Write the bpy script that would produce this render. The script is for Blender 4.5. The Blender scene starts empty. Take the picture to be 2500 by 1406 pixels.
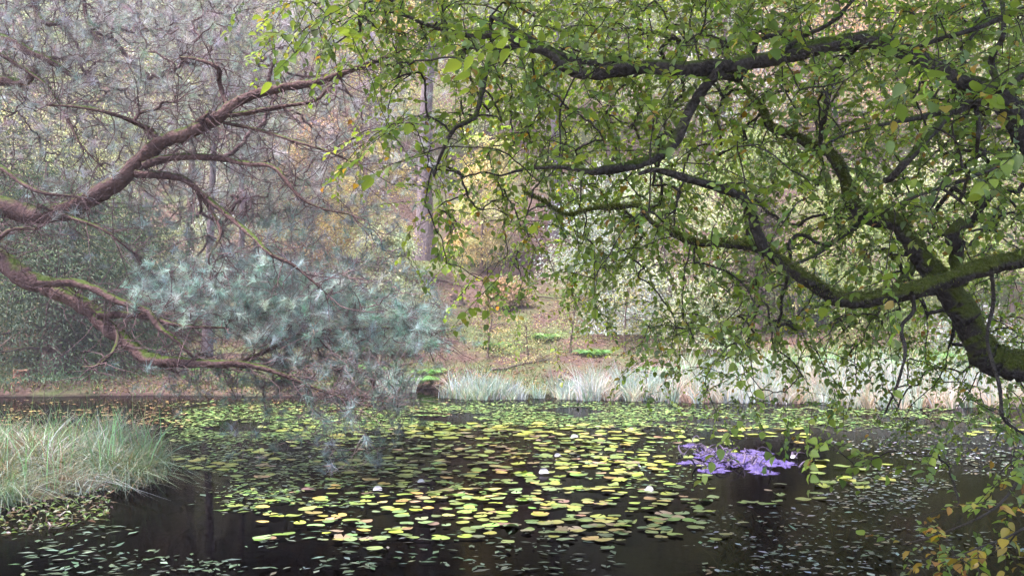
import bpy, math
import numpy as np
from mathutils import Vector, Matrix

# ------------------------------------------------------------------ camera, sky, sun, exposure
S = bpy.context.scene
COL = S.collection
CAM_H, F, HZ, CX = 1.5, 2430.0, 800.0, 1250.0      # eye height, focal length and horizon in photo pixels
cd = bpy.data.cameras.new('camera'); cam = bpy.data.objects.new('camera', cd); COL.objects.link(cam)
cam.location = (0, 0, CAM_H); cam.rotation_euler = (math.radians(90), 0, 0)
cd.sensor_width = 36; cd.lens = 36 * F / 2500; cd.shift_y = (HZ - 703) / 2500
cd.clip_start = .05; cd.clip_end = 2000
S.camera = cam
SUN_EL, SUN_AZ = math.radians(64), math.radians(-112)   # azimuth from +Y, clockwise seen from above
W = bpy.data.worlds.new('World'); S.world = W; W.use_nodes = True
wn = W.node_tree.nodes; wl = W.node_tree.links
sky = wn.new('ShaderNodeTexSky'); sky.sky_type = 'NISHITA'; sky.sun_disc = False
sky.sun_elevation = SUN_EL; sky.sun_rotation = SUN_AZ; sky.air_density = 1.0; sky.dust_density = 2.5
wn['Background'].inputs['Strength'].default_value = .15
wl.new(sky.outputs[0], wn['Background'].inputs['Color'])
sd = bpy.data.lights.new('sun', 'SUN'); sd.energy = 5.0; sd.angle = math.radians(12); sd.color = (1, .91, .93)
sun = bpy.data.objects.new('sun', sd); COL.objects.link(sun)
sv = Vector((math.sin(SUN_AZ) * math.cos(SUN_EL), math.cos(SUN_AZ) * math.cos(SUN_EL), math.sin(SUN_EL)))
sun.rotation_euler = sv.to_track_quat('Z', 'Y').to_euler()
S.view_settings.view_transform = 'Standard'; S.view_settings.look = 'None'
S.view_settings.gamma = 1; S.view_settings.use_curve_mapping = False
S.view_settings.exposure = 1.86
cy = S.cycles
cy.max_bounces = 5; cy.diffuse_bounces = 2; cy.glossy_bounces = 2; cy.transmission_bounces = 4
cy.transparent_max_bounces = 8; cy.volume_bounces = 0; cy.caustics_reflective = False; cy.caustics_refractive = False
cy.use_denoising = True; cy.adaptive_threshold = .03; cy.sample_clamp_indirect = 4

R = np.random.default_rng(11)
nrm = lambda a: a / np.maximum(np.linalg.norm(a, axis=-1, keepdims=True), 1e-9)

def P(px, py, d):                                     # photo pixel at a chosen distance -> place in the world
    px, py, d = np.broadcast_arrays(np.asarray(px, float), py, d)
    return np.stack([(px - CX) / F * d, d, CAM_H - (py - HZ) / F * d], -1)
def pix(p): return CX + F * p[..., 0] / p[..., 1], HZ + F * (CAM_H - p[..., 2]) / p[..., 1]

# ------------------------------------------------------------------ mesh helpers
def mesh(name, V, faces, mat, tint=None, smooth=False):
    me = bpy.data.meshes.new(name)
    V = np.asarray(V, np.float32).reshape(-1, 3)
    me.vertices.add(len(V)); me.vertices.foreach_set('co', V.ravel())
    faces = [np.asarray(f, np.int32) for f in (faces if isinstance(faces, list) and isinstance(faces[0], np.ndarray) else [faces]) if len(f)]
    idx = np.concatenate([f.ravel() for f in faces]); cnt = np.concatenate([np.full(len(f), f.shape[1], np.int32) for f in faces])
    me.loops.add(len(idx)); me.loops.foreach_set('vertex_index', idx)
    me.polygons.add(len(cnt)); me.polygons.foreach_set('loop_start', np.concatenate([[0], np.cumsum(cnt)[:-1]]).astype(np.int32))
    if smooth: me.polygons.foreach_set('use_smooth', np.ones(len(cnt), bool))
    if tint is not None:
        a = me.attributes.new('tint', 'FLOAT_COLOR', 'POINT')
        a.data.foreach_set('color', np.c_[np.asarray(tint, np.float32), np.ones(len(V), np.float32)].ravel())
    me.materials.append(mat); me.update(calc_edges=True)
    return me
def obj(name, me, parent=None, loc=None, **props):
    o = bpy.data.objects.new(name, me); COL.objects.link(o)
    if parent is not None: o.parent = parent
    if loc is not None: o.location = [float(c) for c in loc]
    for k, v in props.items(): o[k] = v
    return o
def thing(name, loc, label, category, group=None):
    o = obj(name, None, None, loc, label=label, category=category)
    if group: o['group'] = group
    return o
class MB:                                             # several arrays joined into one mesh
    def __init__(s): s.V, s.Fs, s.T, s.n = [], {}, [], 0
    def add(s, V, Fc, tint=None):
        V = np.asarray(V, float).reshape(-1, 3); Fc = np.asarray(Fc, int)
        s.Fs.setdefault(Fc.shape[1], []).append(Fc + s.n); s.V.append(V); s.n += len(V)
        if tint is not None: s.T.append(np.broadcast_to(tint, (len(V), 3)))
        return s
    def build(s, name, mat, smooth=False, off=None):
        V = np.concatenate(s.V)
        if off is not None: V = V - np.asarray(off)
        return mesh(name, V, [np.concatenate(f) for f in s.Fs.values()], mat, np.concatenate(s.T) if s.T else None, smooth)

def smooth_line(pts, n):                              # Catmull-Rom through rows of any width
    p = np.asarray(pts, float); p = np.vstack([2 * p[0] - p[1], p, 2 * p[-1] - p[-2]])
    m = len(p) - 3; t = np.linspace(0, m - 1e-6, n); i = t.astype(int); u = (t - i)[:, None]
    a, b, c, d = p[i], p[i + 1], p[i + 2], p[i + 3]
    return .5 * (2 * b + (c - a) * u + (2 * a - 5 * b + 4 * c - d) * u ** 2 + (3 * b - a - 3 * c + d) * u ** 3)

def tubes(pts, rad, sides, ref=(.13, 1, .21), rough=0., cap=True):   # pts (M,K,3), rad (M,K)
    pts = np.asarray(pts, float); M, K, _ = pts.shape
    T = np.empty_like(pts); T[:, 1:-1] = pts[:, 2:] - pts[:, :-2]; T[:, 0] = pts[:, 1] - pts[:, 0]; T[:, -1] = pts[:, -1] - pts[:, -2]
    T = nrm(T); A = nrm(np.cross(T, np.asarray(ref, float))); B = np.cross(T, A)
    ang = np.arange(sides) / sides * 2 * np.pi
    rr = np.asarray(rad)[:, :, None] * np.ones(sides)
    if rough:
        k = R.normal(0, 1, (M, K, sides)); k = (k + np.roll(k, 1, 2) + np.roll(k, 1, 1) + np.roll(k, -1, 1)) / 2
        rr = rr * (1 + rough * k)
    V = pts[:, :, None] + rr[..., None] * (np.cos(ang)[:, None] * A[:, :, None] + np.sin(ang)[:, None] * B[:, :, None])
    i = np.arange(M * K * sides).reshape(M, K, sides)
    a, b = i[:, :-1], i[:, 1:]
    Q = np.stack([a, np.roll(a, -1, 2), np.roll(b, -1, 2), b], -1).reshape(-1, 4)
    return V.reshape(-1, 3), Q

def leaves(base, d, n, L, Wd, fold=.25, fine=False, curl=.15):       # batches of leaf blades
    d = nrm(d); s = nrm(np.cross(d, n)); n = np.cross(s, d)
    L = np.asarray(L)[:, None] * np.ones((len(base), 1)); Wd = np.asarray(Wd)[:, None] * np.ones((len(base), 1))
    if not fine:
        V = np.stack([base, base + d * L * .45 + s * Wd * .5 + n * Wd * fold, base + d * L - n * L * curl, base + d * L * .45 - s * Wd * .5 + n * Wd * fold], 1)
        k = np.arange(len(base))[:, None] * 4
        return V.reshape(-1, 3), np.concatenate([k + [0, 1, 2], k + [0, 2, 3]])
    q = lambda y, x, z: base + d * L * y + s * Wd * x + n * (Wd * z)
    V = np.stack([q(0, 0, 0), q(.5, 0, -.03), q(1, 0, -curl * 2), q(.28, .46, fold), q(.66, .42, fold * .7), q(.28, -.46, fold), q(.66, -.42, fold * .7)], 1)
    k = np.arange(len(base))[:, None] * 7
    return V.reshape(-1, 3), np.concatenate([k + f for f in ([0, 3, 1], [3, 4, 1], [4, 2, 1], [0, 1, 5], [5, 1, 6], [6, 1, 2])])

def pal(cols, n, jit=.18, w=None):
    c = np.asarray(cols, float)[R.choice(len(cols), n, p=None if w is None else np.asarray(w) / np.sum(w))]
    return np.clip(c * R.lognormal(0, jit, (n, 1)) * R.lognormal(0, jit * .4, (n, 3)), 0, .9)
def unit(n): return nrm(R.normal(0, 1, (n, 3)))

def grid_sample(grid, n, ncol=16, x1=2500, y1=1406):  # n photo positions, denser where the chart says so
    g = np.zeros((9, ncol));
    for r, row in enumerate(grid):
        row = row.replace(' ', ''); g[r, :len(row)] = [int(c) for c in row]
    out = []
    while len(out) < n:
        x, y = R.uniform(-60, x1 + 40, 4 * n), R.uniform(-60, y1 + 20, 4 * n)
        fx, fy = np.clip(x / x1 * ncol - .5, 0, ncol - 1.001), np.clip(y / y1 * 9 - .5, 0, 7.999)
        i, j = fx.astype(int), fy.astype(int); u, v = fx - i, fy - j
        w = (g[j, i] * (1 - u) + g[j, i + 1] * u) * (1 - v) + (g[j + 1, i] * (1 - u) + g[j + 1, i + 1] * u) * v
        ok = R.uniform(0, 9, 4 * n) < w
        out += list(zip(x[ok], y[ok]))
    return np.array(out[:n])

# ------------------------------------------------------------------ materials
def new_mat(name):
    m = bpy.data.materials.new(name); m.use_nodes = True
    return m, m.node_tree.nodes, m.node_tree.links, m.node_tree.nodes['Principled BSDF']
def noise(N, Lk, scale, detail=4, vec=None, rough=.6):
    t = N.new('ShaderNodeTexNoise'); t.inputs['Scale'].default_value = scale; t.inputs['Detail'].default_value = detail; t.inputs['Roughness'].default_value = rough
    if vec is not None: Lk.new(vec, t.inputs['Vector'])
    return t.outputs['Fac']
def ramp(N, Lk, fac, stops):
    r = N.new('ShaderNodeValToRGB'); e = r.color_ramp.elements
    while len(e) < len(stops): e.new(.5)
    for k, (p, c) in zip(e, stops): k.position = p; k.color = (*c, 1)
    Lk.new(fac, r.inputs[0]); return r.outputs[0]
def mix(N, Lk, fac, a, b, mode='MIX'):
    m = N.new('ShaderNodeMix'); m.data_type = 'RGBA'; m.blend_type = mode
    for k, v in ((0, fac), (6, a), (7, b)):
        if hasattr(v, 'is_output'): Lk.new(v, m.inputs[k])
        else: m.inputs[k].default_value = v if k == 0 else (*v, 1)
    return m.outputs[2]
def bump(N, Lk, h, strength, dist, bsdf):
    b = N.new('ShaderNodeBump'); b.inputs['Strength'].default_value = strength; b.inputs['Distance'].default_value = dist
    Lk.new(h, b.inputs['Height']); Lk.new(b.outputs[0], bsdf.inputs['Normal'])
def leaf_mat(name, rough=.5, trans=.35, spec=.4, rand=None):
    m, N, Lk, b = new_mat(name)
    if rand is None:
        a = N.new('ShaderNodeAttribute'); a.attribute_name = 'tint'; c = a.outputs['Color']
    else:
        oi = N.new('ShaderNodeObjectInfo'); c = ramp(N, Lk, oi.outputs['Random'], rand)
    Lk.new(c, b.inputs['Base Color']); b.inputs['Roughness'].default_value = rough; b.inputs['Specular IOR Level'].default_value = spec
    if trans:
        t = N.new('ShaderNodeBsdfTranslucent'); Lk.new(mix(N, Lk, 1., c, (1.25, 1.2, .7), 'MULTIPLY'), t.inputs['Color'])
        x = N.new('ShaderNodeMixShader'); x.inputs[0].default_value = trans
        Lk.new(b.outputs[0], x.inputs[1]); Lk.new(t.outputs[0], x.inputs[2]); Lk.new(x.outputs[0], N['Material Output'].inputs['Surface'])
    return m
def bark_mat(name, dark, light, moss=None, moss_amt=.5, scale=30, stretch=(1, 1, 1), bdist=.02):
    m, N, Lk, b = new_mat(name)
    tc = N.new('ShaderNodeTexCoord'); mp = N.new('ShaderNodeMapping'); mp.inputs['Scale'].default_value = stretch
    Lk.new(tc.outputs['Object'], mp.inputs[0]); v = mp.outputs[0]
    n1 = noise(N, Lk, scale, 6, v, .65); n2 = noise(N, Lk, scale * .14, 3, v)
    vo = N.new('ShaderNodeTexVoronoi'); vo.feature = 'DISTANCE_TO_EDGE'; vo.inputs['Scale'].default_value = scale * .8; Lk.new(v, vo.inputs['Vector'])
    c = ramp(N, Lk, n1, [(.3, dark), (.7, light)])
    c = mix(N, Lk, ramp(N, Lk, n2, [(.42, (0, 0, 0)), (.66, (.55, .55, .55))]), c, tuple(min(1, x * 1.5 + .02) for x in light))
    if moss:
        g = N.new('ShaderNodeNewGeometry'); s = N.new('ShaderNodeSeparateXYZ'); Lk.new(g.outputs['Normal'], s.inputs[0])
        ad = N.new('ShaderNodeMath'); ad.operation = 'MULTIPLY_ADD'; Lk.new(n2, ad.inputs[0]); ad.inputs[1].default_value = 2.4
        sub = N.new('ShaderNodeMath'); sub.operation = 'SUBTRACT'; Lk.new(s.outputs[2], sub.inputs[0]); sub.inputs[1].default_value = 1.75 - moss_amt
        Lk.new(sub.outputs[0], ad.inputs[2])
        mc = ramp(N, Lk, n1, [(.3, tuple(x * .5 for x in moss)), (.75, moss)])
        c = mix(N, Lk, ramp(N, Lk, ad.outputs[0], [(.15, (0, 0, 0)), (.5, (1, 1, 1))]), c, mc)
    Lk.new(c, b.inputs['Base Color']); b.inputs['Roughness'].default_value = .85; b.inputs['Specular IOR Level'].default_value = .2
    h = N.new('ShaderNodeMath'); h.operation = 'MULTIPLY_ADD'; Lk.new(vo.outputs[0], h.inputs[0]); h.inputs[1].default_value = 1.2; Lk.new(n1, h.inputs[2])
    bump(N, Lk, h.outputs[0], .9, bdist, b)
    return m

M_LEAF = leaf_mat('leaf', .38, .5, .5)
M_FAR = leaf_mat('far_foliage', .6, .35, .25)
M_NEEDLE = leaf_mat('needle', .5, .15, .4)
M_GRASS = leaf_mat('grass_blade', .45, .3, .4)
M_LITTER = leaf_mat('litter', .7, .1, .3)
M_WEED = leaf_mat('pondweed', .4, .0, .3)
M_PINEBARK = bark_mat('pine_bark', (.04, .023, .024), (.125, .072, .068), (.08, .12, .02), .26, 26, bdist=.015)
M_PINETWIG = bark_mat('pine_twig', (.06, .038, .04), (.17, .11, .115), None, 0, 60)
M_PALETWIG = bark_mat('pale_pine_twig', (.11, .075, .08), (.28, .20, .21), None, 0, 60)
M_BARK = bark_mat('dark_bark', (.02, .016, .015), (.07, .056, .05), (.115, .135, .022), .95, 30, bdist=.04)
M_BARKB = bark_mat('bough_bark', (.02, .016, .015), (.07, .056, .05), (.085, .12, .012), .35, 30, bdist=.04)
M_TWIG = bark_mat('dark_twig', (.02, .016, .014), (.06, .048, .04), None, 0, 60)
M_GREYBARK = bark_mat('grey_bark', (.075, .058, .062), (.19, .155, .165), None, 0, 9, (3, 3, .6), .04)
M_BROWNBARK = bark_mat('brown_bark', (.06, .04, .035), (.17, .12, .10), (.06, .09, .02), .05, 9, (3, 3, .6), .04)

# ------------------------------------------------------------------ terrain and water
POND = np.array([(-5.2, 4.6), (-3, 3.2), (0, 2.7), (2.6, 2.9), (3.9, 4.6), (4.9, 7.5), (7, 11), (10, 13.6), (12.5, 16), (12.3, 18.6), (9.5, 19.9), (7.3, 20.6),
                 (3.4, 22.2), (.6, 22.3), (-1.2, 22.6), (-2.0, 24.6), (-2.7, 24.3), (-3.3, 22.0), (-5, 21.6), (-7.7, 22), (-11.3, 21.6), (-15, 20.5), (-15, 17.5), (-10, 14.6), (-7.2, 12.2), (-6.3, 9)])
def pond_sdf(x, y):
    p = np.stack([np.ravel(x), np.ravel(y)], -1).astype(float); d = np.full(len(p), 1e9); ins = np.zeros(len(p), bool)
    for a, b in zip(POND, np.roll(POND, -1, 0)):
        e = b - a; t = np.clip(((p - a) @ e) / (e @ e), 0, 1); d = np.minimum(d, np.linalg.norm(p - a - t[:, None] * e, axis=1))
        c = (a[1] > p[:, 1]) != (b[1] > p[:, 1])
        ins ^= c & (p[:, 0] < (b[0] - a[0]) * (p[:, 1] - a[1]) / (b[1] - a[1] + 1e-12) + a[0])
    return np.where(ins, -d, d).reshape(np.shape(x))
def wob(x, y, s, k=0.): return np.sin(x * s + k + 1.3 * np.sin(y * s * .7 + k)) * np.cos(y * s * 1.1 - k + np.sin(x * s * .6))
def gz(x, y):
    x, y = np.asarray(x, float), np.asarray(y, float); s = pond_sdf(x, y) + .16 * wob(x, y, 1.9) + .07 * wob(x, y, 5.3, 2)
    z = np.where(s > 0, .17 * (1 - np.exp(-np.maximum(s, 0) / .25)), np.maximum(-.9, s * .42))
    yy = y + .02 * np.abs(x) ** 1.3
    hill = np.interp(yy, [22, 28, 38, 82, 110, 230], [0, .75, 3.75, 33, 44, 60])
    z = z + hill * np.clip(s / 3, 0, 1)
    z = z + np.clip(s / 2, 0, 1) * (.10 * wob(x, y, .9, 1) + .05 * wob(x, y, 2.7, 3) + .35 * wob(x, y, .23, 2) * np.clip((y - 27) / 8, 0, 1))
    return z
m, N, Lk, b = new_mat('forest_floor')
g = N.new('ShaderNodeNewGeometry'); pos = g.outputs['Position']
n1 = noise(N, Lk, 7, 8, pos, .7); n2 = noise(N, Lk, .42, 5, pos, .62); n3 = noise(N, Lk, 30, 4, pos)
lit = ramp(N, Lk, n1, [(.28, (.03, .02, .017)), (.5, (.08, .05, .041)), (.72, (.16, .107, .077))])
mos = ramp(N, Lk, n3, [(.3, (.045, .062, .025)), (.7, (.11, .135, .05))])
c = mix(N, Lk, ramp(N, Lk, n2, [(.46, (0, 0, 0)), (.58, (.9, .9, .9))]), lit, mos)
sx = N.new('ShaderNodeSeparateXYZ'); Lk.new(pos, sx.inputs[0])
mr = N.new('ShaderNodeMapRange'); mr.inputs[1].default_value = -.02; mr.inputs[2].default_value = .06; Lk.new(sx.outputs[2], mr.inputs[0])
c = mix(N, Lk, mr.outputs[0], (.010, .0075, .006), c)
Lk.new(c, b.inputs['Base Color']); b.inputs['Roughness'].default_value = .9; b.inputs['Specular IOR Level'].default_value = .15
bump(N, Lk, n1, .8, .08, b)
xs = np.unique(np.r_[np.linspace(-120, -24, 26), np.linspace(-24, 20, 250), np.linspace(20, 120, 26)])
ys = np.unique(np.r_[np.linspace(-30, 1, 14), np.linspace(1, 45, 250), np.linspace(45, 125, 40)])
gx, gy = np.meshgrid(xs, ys); i = np.arange(gx.size).reshape(gx.shape)
obj('ground', mesh('ground', np.stack([gx, gy, gz(gx, gy)], -1), np.stack([i[:-1, :-1], i[:-1, 1:], i[1:, 1:], i[1:, :-1]], -1).reshape(-1, 4), m, None, True), kind='structure')

m, N, Lk, b = new_mat('pond_water'); N.remove(b)
g = N.new('ShaderNodeNewGeometry'); mp = N.new('ShaderNodeMapping'); mp.inputs['Scale'].default_value = (1, 1.6, 1); Lk.new(g.outputs['Position'], mp.inputs[0])
h = noise(N, Lk, 5.5, 3, mp.outputs[0]); bu = N.new('ShaderNodeBump'); bu.inputs['Strength'].default_value = .18; bu.inputs['Distance'].default_value = .006; Lk.new(h, bu.inputs['Height'])
fr = N.new('ShaderNodeFresnel'); fr.inputs[0].default_value = 1.33; Lk.new(bu.outputs[0], fr.inputs['Normal'])
kp = N.new('ShaderNodeMath'); kp.operation = 'POWER'; kp.inputs[1].default_value = 2; Lk.new(fr.outputs[0], kp.inputs[0])
k = N.new('ShaderNodeMath'); k.operation = 'MULTIPLY'; k.inputs[1].default_value = .62; Lk.new(kp.outputs[0], k.inputs[0])
tr = N.new('ShaderNodeBsdfTransparent'); tr.inputs[0].default_value = (.09, .06, .045, 1)
gl = N.new('ShaderNodeBsdfGlossy'); gl.inputs['Roughness'].default_value = .04; gl.inputs['Color'].default_value = (.95, .93, .96, 1); Lk.new(bu.outputs[0], gl.inputs['Normal'])
x = N.new('ShaderNodeMixShader'); Lk.new(k.outputs[0], x.inputs[0]); Lk.new(tr.outputs[0], x.inputs[1]); Lk.new(gl.outputs[0], x.inputs[2]); Lk.new(x.outputs[0], N['Material Output'].inputs['Surface'])
obj('pond_water', mesh('pond_water', [(-20, 2, 0), (16, 2, 0), (16, 27, 0), (-20, 27, 0)], [[0, 1, 2, 3]], m), kind='structure')

# ------------------------------------------------------------------ trees on the far hillside
GREEN = [(.13, .19, .07), (.18, .24, .09), (.23, .28, .11), (.30, .31, .13)]
PALE = [(.28, .32, .21), (.36, .39, .27), (.22, .27, .19), (.44, .42, .24)]
GOLD = [(.40, .34, .17), (.36, .34, .17), (.30, .30, .14), (.43, .32, .15)]
RUST = [(.36, .24, .15), (.34, .26, .18), (.28, .25, .14), (.42, .29, .18)]
SILVER = [(.26, .31, .29), (.33, .37, .36), (.20, .25, .23), (.36, .36, .35)]
DARKG = [(.03, .055, .038), (.05, .09, .06), (.08, .13, .075), (.13, .18, .10)]
GREYPINE = [(.27, .33, .31), (.34, .39, .39), (.21, .28, .25), (.39, .38, .39)]

def far_tree(name, label, cat, px, d, height, rad, pals, n, leaf=.10, trunk=.16, base=.25, bark=None, lean=0., kind='broad', clumps=60, group=None, droop=.5):
    x = (px - CX) / F * d; z0 = float(gz(x, d)) - .05; o = np.array([x, d, z0])
    t = thing(name, o, label, cat, group)
    hs = np.linspace(0, 1, 12); wv = R.normal(0, .03 * height, (12, 2)).cumsum(0) * .25
    sp = np.c_[wv[:, 0] * hs + lean * height * hs ** 1.3, wv[:, 1] * hs, hs * height * .96]
    sp[0, 2] = -min(.7, 2.5 * trunk); rr = trunk * (1 - .85 * hs); rr[0] *= 1.7; rr[1] *= 1.05
    mb = MB(); ln = smooth_line(np.c_[sp, rr], 40); V, Q = tubes(ln[None, :, :3], ln[None, :, 3], 12, (.2, 1, .1), .05); mb.add(V, Q)
    u = base + (1 - base) * R.uniform(0, 1, clumps) ** .8
    ang = R.uniform(0, 2 * np.pi, clumps)
    prof = (np.sqrt(np.clip(1 - ((u - base) / (1 - base) * 1.9 - .85) ** 2 * .85, .05, 1)) if kind == 'broad' else 1.05 - .8 * (u - base) / (1 - base))
    r = rad * prof * np.sqrt(R.uniform(.08, 1, clumps))
    ax = np.stack([np.interp(u, hs, sp[:, k]) for k in range(3)], -1)
    cl = ax + np.c_[np.cos(ang) * r, np.sin(ang) * r, -droop * .35 * r + R.normal(0, .04 * height, clumps)]
    cl[:, 2] = np.maximum(cl[:, 2], .25)
    st = np.stack([np.interp(u * .86, hs, sp[:, k]) for k in range(3)], -1)
    s = np.linspace(0, 1, 7)[None, :, None]
    L = st[:, None] * (1 - s) + cl[:, None] * s; L[..., 2] += (4 * s * (1 - s))[..., 0] * .12 * r[:, None]
    L[:, 1:-1] += R.normal(0, .03, L[:, 1:-1].shape) * rad
    V, Q = tubes(L, np.maximum(.008, .25 * trunk * (1 - .8 * s[..., 0]) * (1.1 - u[:, None])), 4); mb.add(V, Q)
    obj('trunk', mb.build('trunk', bark or M_BROWNBARK, True), t)
    w = R.uniform(.4, 1.6, clumps); w /= w.sum(); ci = R.choice(clumps, n, p=w)
    size = rad * .20 * R.uniform(.7, 1.5, clumps)
    fl = .38 if kind != 'bush' else .7
    off = R.normal(0, 1, (n, 3)) * np.array([1, 1, fl]) * size[ci][:, None]
    outw = nrm(np.c_[np.cos(ang), np.sin(ang), np.full(clumps, -.15)])[ci]
    off[:, 2] -= droop * .5 * np.linalg.norm(off[:, :2], axis=1) ** 1.3 / np.maximum(size[ci], .1) ** .3
    p = cl[ci] + off; p[:, 2] = np.maximum(p[:, 2], .06)
    dirs = outw * .7 + unit(n) * .8 + np.array([0, 0, -.45 * droop])
    if kind == 'needle': Lw, Wd = leaf * R.uniform(.8, 1.6, n), leaf * .22
    elif kind == 'yew': Lw, Wd = leaf * R.uniform(.8, 1.5, n), leaf * .34
    else: Lw = leaf * R.uniform(.7, 1.35, n); Wd = Lw * .6
    nn = unit(n) * .9 + np.array([0, -.15, .8])
    V, T = leaves(p, dirs, nn, Lw, Wd * np.ones(n))
    cc = pal(pals, clumps, .22)[ci] * .55 + pal(pals, n, .2) * .45
    obj('crown', mesh('crown', V, T, M_FAR, np.repeat(cc, 4, 0)), t, kind='stuff')
    return t

ft = far_tree
# tall trunks with their crowns high on the slope
ft('tall_pine', 'tall grey trunk standing alone on the slope above the pond, middle of the photo', 'tree', 1035, 38, 17, 3.2, GREYPINE, 9000, .16, .34, .62, M_GREYBARK, 0, 'needle', 50)
ft('tall_pine', 'second grey trunk on the slope, right of the tallest one', 'tree', 1356, 40, 16, 3.0, GREYPINE, 8000, .16, .26, .6, M_GREYBARK, .01, 'needle', 50)
ft('birch_tree', 'slim pale trunk behind the low pine bough, the left of two', 'tree', 505, 26.5, 13, 2.2, PALE, 7000, .08, .12, .5, M_GREYBARK, .015)
ft('birch_tree', 'slim pale trunk behind the low pine bough, the right of two', 'tree', 590, 30, 14, 2.4, PALE, 7000, .08, .11, .5, M_GREYBARK, -.04)
ft('pine_tree', 'leaning brown trunk seen through the pine twigs left of centre', 'tree', 462, 33, 12, 2.6, GREYPINE, 8000, .16, .17, .45, M_BROWNBARK, .05, 'needle')
# the wood behind, far rows first
far = [
 (-90, 62, 17, 5.5, GREYPINE, 'needle', 'grey green pine filling the far top left corner of the wood'),
 (230, 66, 17, 5.5, PALE, 'broad', 'pale hazy tree high on the slope behind the upper pine twigs'),
 (520, 60, 16, 5.0, GREYPINE, 'needle', 'misty blue grey pine high on the slope left of centre'),
 (800, 64, 17, 5.0, PALE, 'broad', 'pale yellow hazy tree at the top edge, just left of the green leaves'),
 (1080, 60, 16, 5.0, GOLD, 'broad', 'golden tree at the top of the slope above the tall grey trunk'),
 (1360, 66, 17, 5.5, GREEN, 'broad', 'green tree high on the slope behind the thick dark bough'),
 (1640, 60, 16, 5.0, PALE, 'broad', 'pale green tree high on the slope right of centre'),
 (1930, 62, 16, 5.0, RUST, 'broad', 'rust and peach coloured tree high behind the arched bough'),
 (2200, 66, 17, 5.5, GREEN, 'broad', 'green tree high behind the right end of the arched bough'),
 (2500, 60, 16, 5.5, GOLD, 'broad', 'yellow green tree in the far top right corner'),
 (60, 45, 14, 4.2, PALE, 'broad', 'pale cream leaved tree behind the mossy left pine limb'),
 (330, 48, 14, 4.2, GREYPINE, 'needle', 'blue grey pine behind the rising pine limb'),
 (640, 44, 13, 4.0, SILVER, 'broad', 'silvery leaved tree behind the long pine limb'),
 (900, 46, 13, 3.6, GOLD, 'broad', 'golden leaved tree beside the tall grey trunk, on its left'),
 (1190, 48, 13, 3.6, PALE, 'broad', 'pale leaved tree between the two grey trunks'),
 (1490, 45, 12, 4.0, GREEN, 'broad', 'green tree on the slope right of the second grey trunk'),
 (1760, 47, 12, 4.2, SILVER, 'broad', 'silvery green tree in the gap below the arched bough'),
 (2040, 45, 12, 4.0, RUST, 'broad', 'orange leaved tree seen through the leaves at the upper right'),
 (2330, 47, 13, 4.2, GREEN, 'broad', 'green tree behind the mossy leaning trunk'),
 (2620, 44, 13, 4.2, PALE, 'broad', 'pale tree at the right edge of the wood'),
]
for px, d, h, r, pl, kd, lab in far:
    ft('pine_tree' if kd == 'needle' else 'broadleaf_tree', lab, 'tree', px, d, h, r * (1.3 if d > 55 else 1.1), [tuple(min(.62, q * 1.45) for q in c_) for c_ in pl], 19000 if d > 55 else 17000, .23 if d > 55 else (.15 if kd == 'needle' else .12), .2, .08, None, R.uniform(-.03, .03), kd, 75)  # palettes lightened, distance haze put into the leaf colours
# nearer understorey on the bank
und = [
 (880, 34, 5.4, 1.5, GOLD, 'young golden beech left of the tall grey trunk'),
 (930, 31, 3.4, 1.0, PALE, 'pale drooping young tree in front of the tall grey trunk'),
 (1175, 37, 5.0, 1.3, GOLD, 'young yellow tree in the gap right of the tall grey trunk'),
 (1500, 33, 5.0, 2.0, SILVER, 'silvery young tree right of the open slope'),
 (1640, 31, 5.2, 2.2, PALE, 'pale green young tree behind the drooping leafy twigs, right of centre'),
 (1840, 34, 5.6, 2.2, GREEN, 'green young tree behind the curved mossy bough'),
 (2080, 32, 5.0, 2.1, GREEN, 'bright green young tree left of the mossy leaning trunk'),
 (2300, 34, 5.5, 2.2, PALE, 'pale young tree right of the mossy leaning trunk'),
 (2470, 31, 5.5, 2.1, GREEN, 'green young tree at the right edge above the reeds'),
 (620, 33, 5.0, 2.0, SILVER, 'grey leaved young tree behind the blue green pine tufts'),
 (760, 36, 5.5, 2.0, RUST, 'russet young tree behind the pine twigs'),
 (100, 31, 7.2, 2.3, PALE, 'cream and yellow young tree above the dark yew'),
 (270, 33, 6.5, 2.0, PALE, 'pale young tree right of the dark yew'),
]
for px, d, h, r, pl, lab in und:
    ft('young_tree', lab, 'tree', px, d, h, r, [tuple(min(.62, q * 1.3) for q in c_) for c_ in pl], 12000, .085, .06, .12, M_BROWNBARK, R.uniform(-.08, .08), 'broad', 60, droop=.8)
ft('yew_tree', 'dark spreading yew on the bank at the left edge', 'tree', 130, 24, 5.4, 2.8, DARKG, 30000, .09, .24, .12, M_BROWNBARK, -.02, 'yew', 90, droop=1.0)
ft('yew_tree', 'tall dark yew at the very left edge behind the first yew', 'tree', -150, 25, 10.5, 4.0, DARKG, 34000, .11, .3, .1, M_BROWNBARK, .0, 'yew', 110, droop=.9)
ft('yew_tree', 'dark low yew in the shade right of the first yew', 'tree', 345, 29, 4.4, 1.9, DARKG, 15000, .09, .15, .08, M_BROWNBARK, .0, 'yew', 70, droop=.9)
ft('yew_tree', 'dark brown dead looking conifer below the curved bough', 'tree', 1850, 29.5, 4.2, 1.1, [(.07, .05, .045), (.10, .07, .06), (.06, .07, .04)], 8000, .09, .14, .08, M_BROWNBARK, .02, 'yew', 50)
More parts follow.
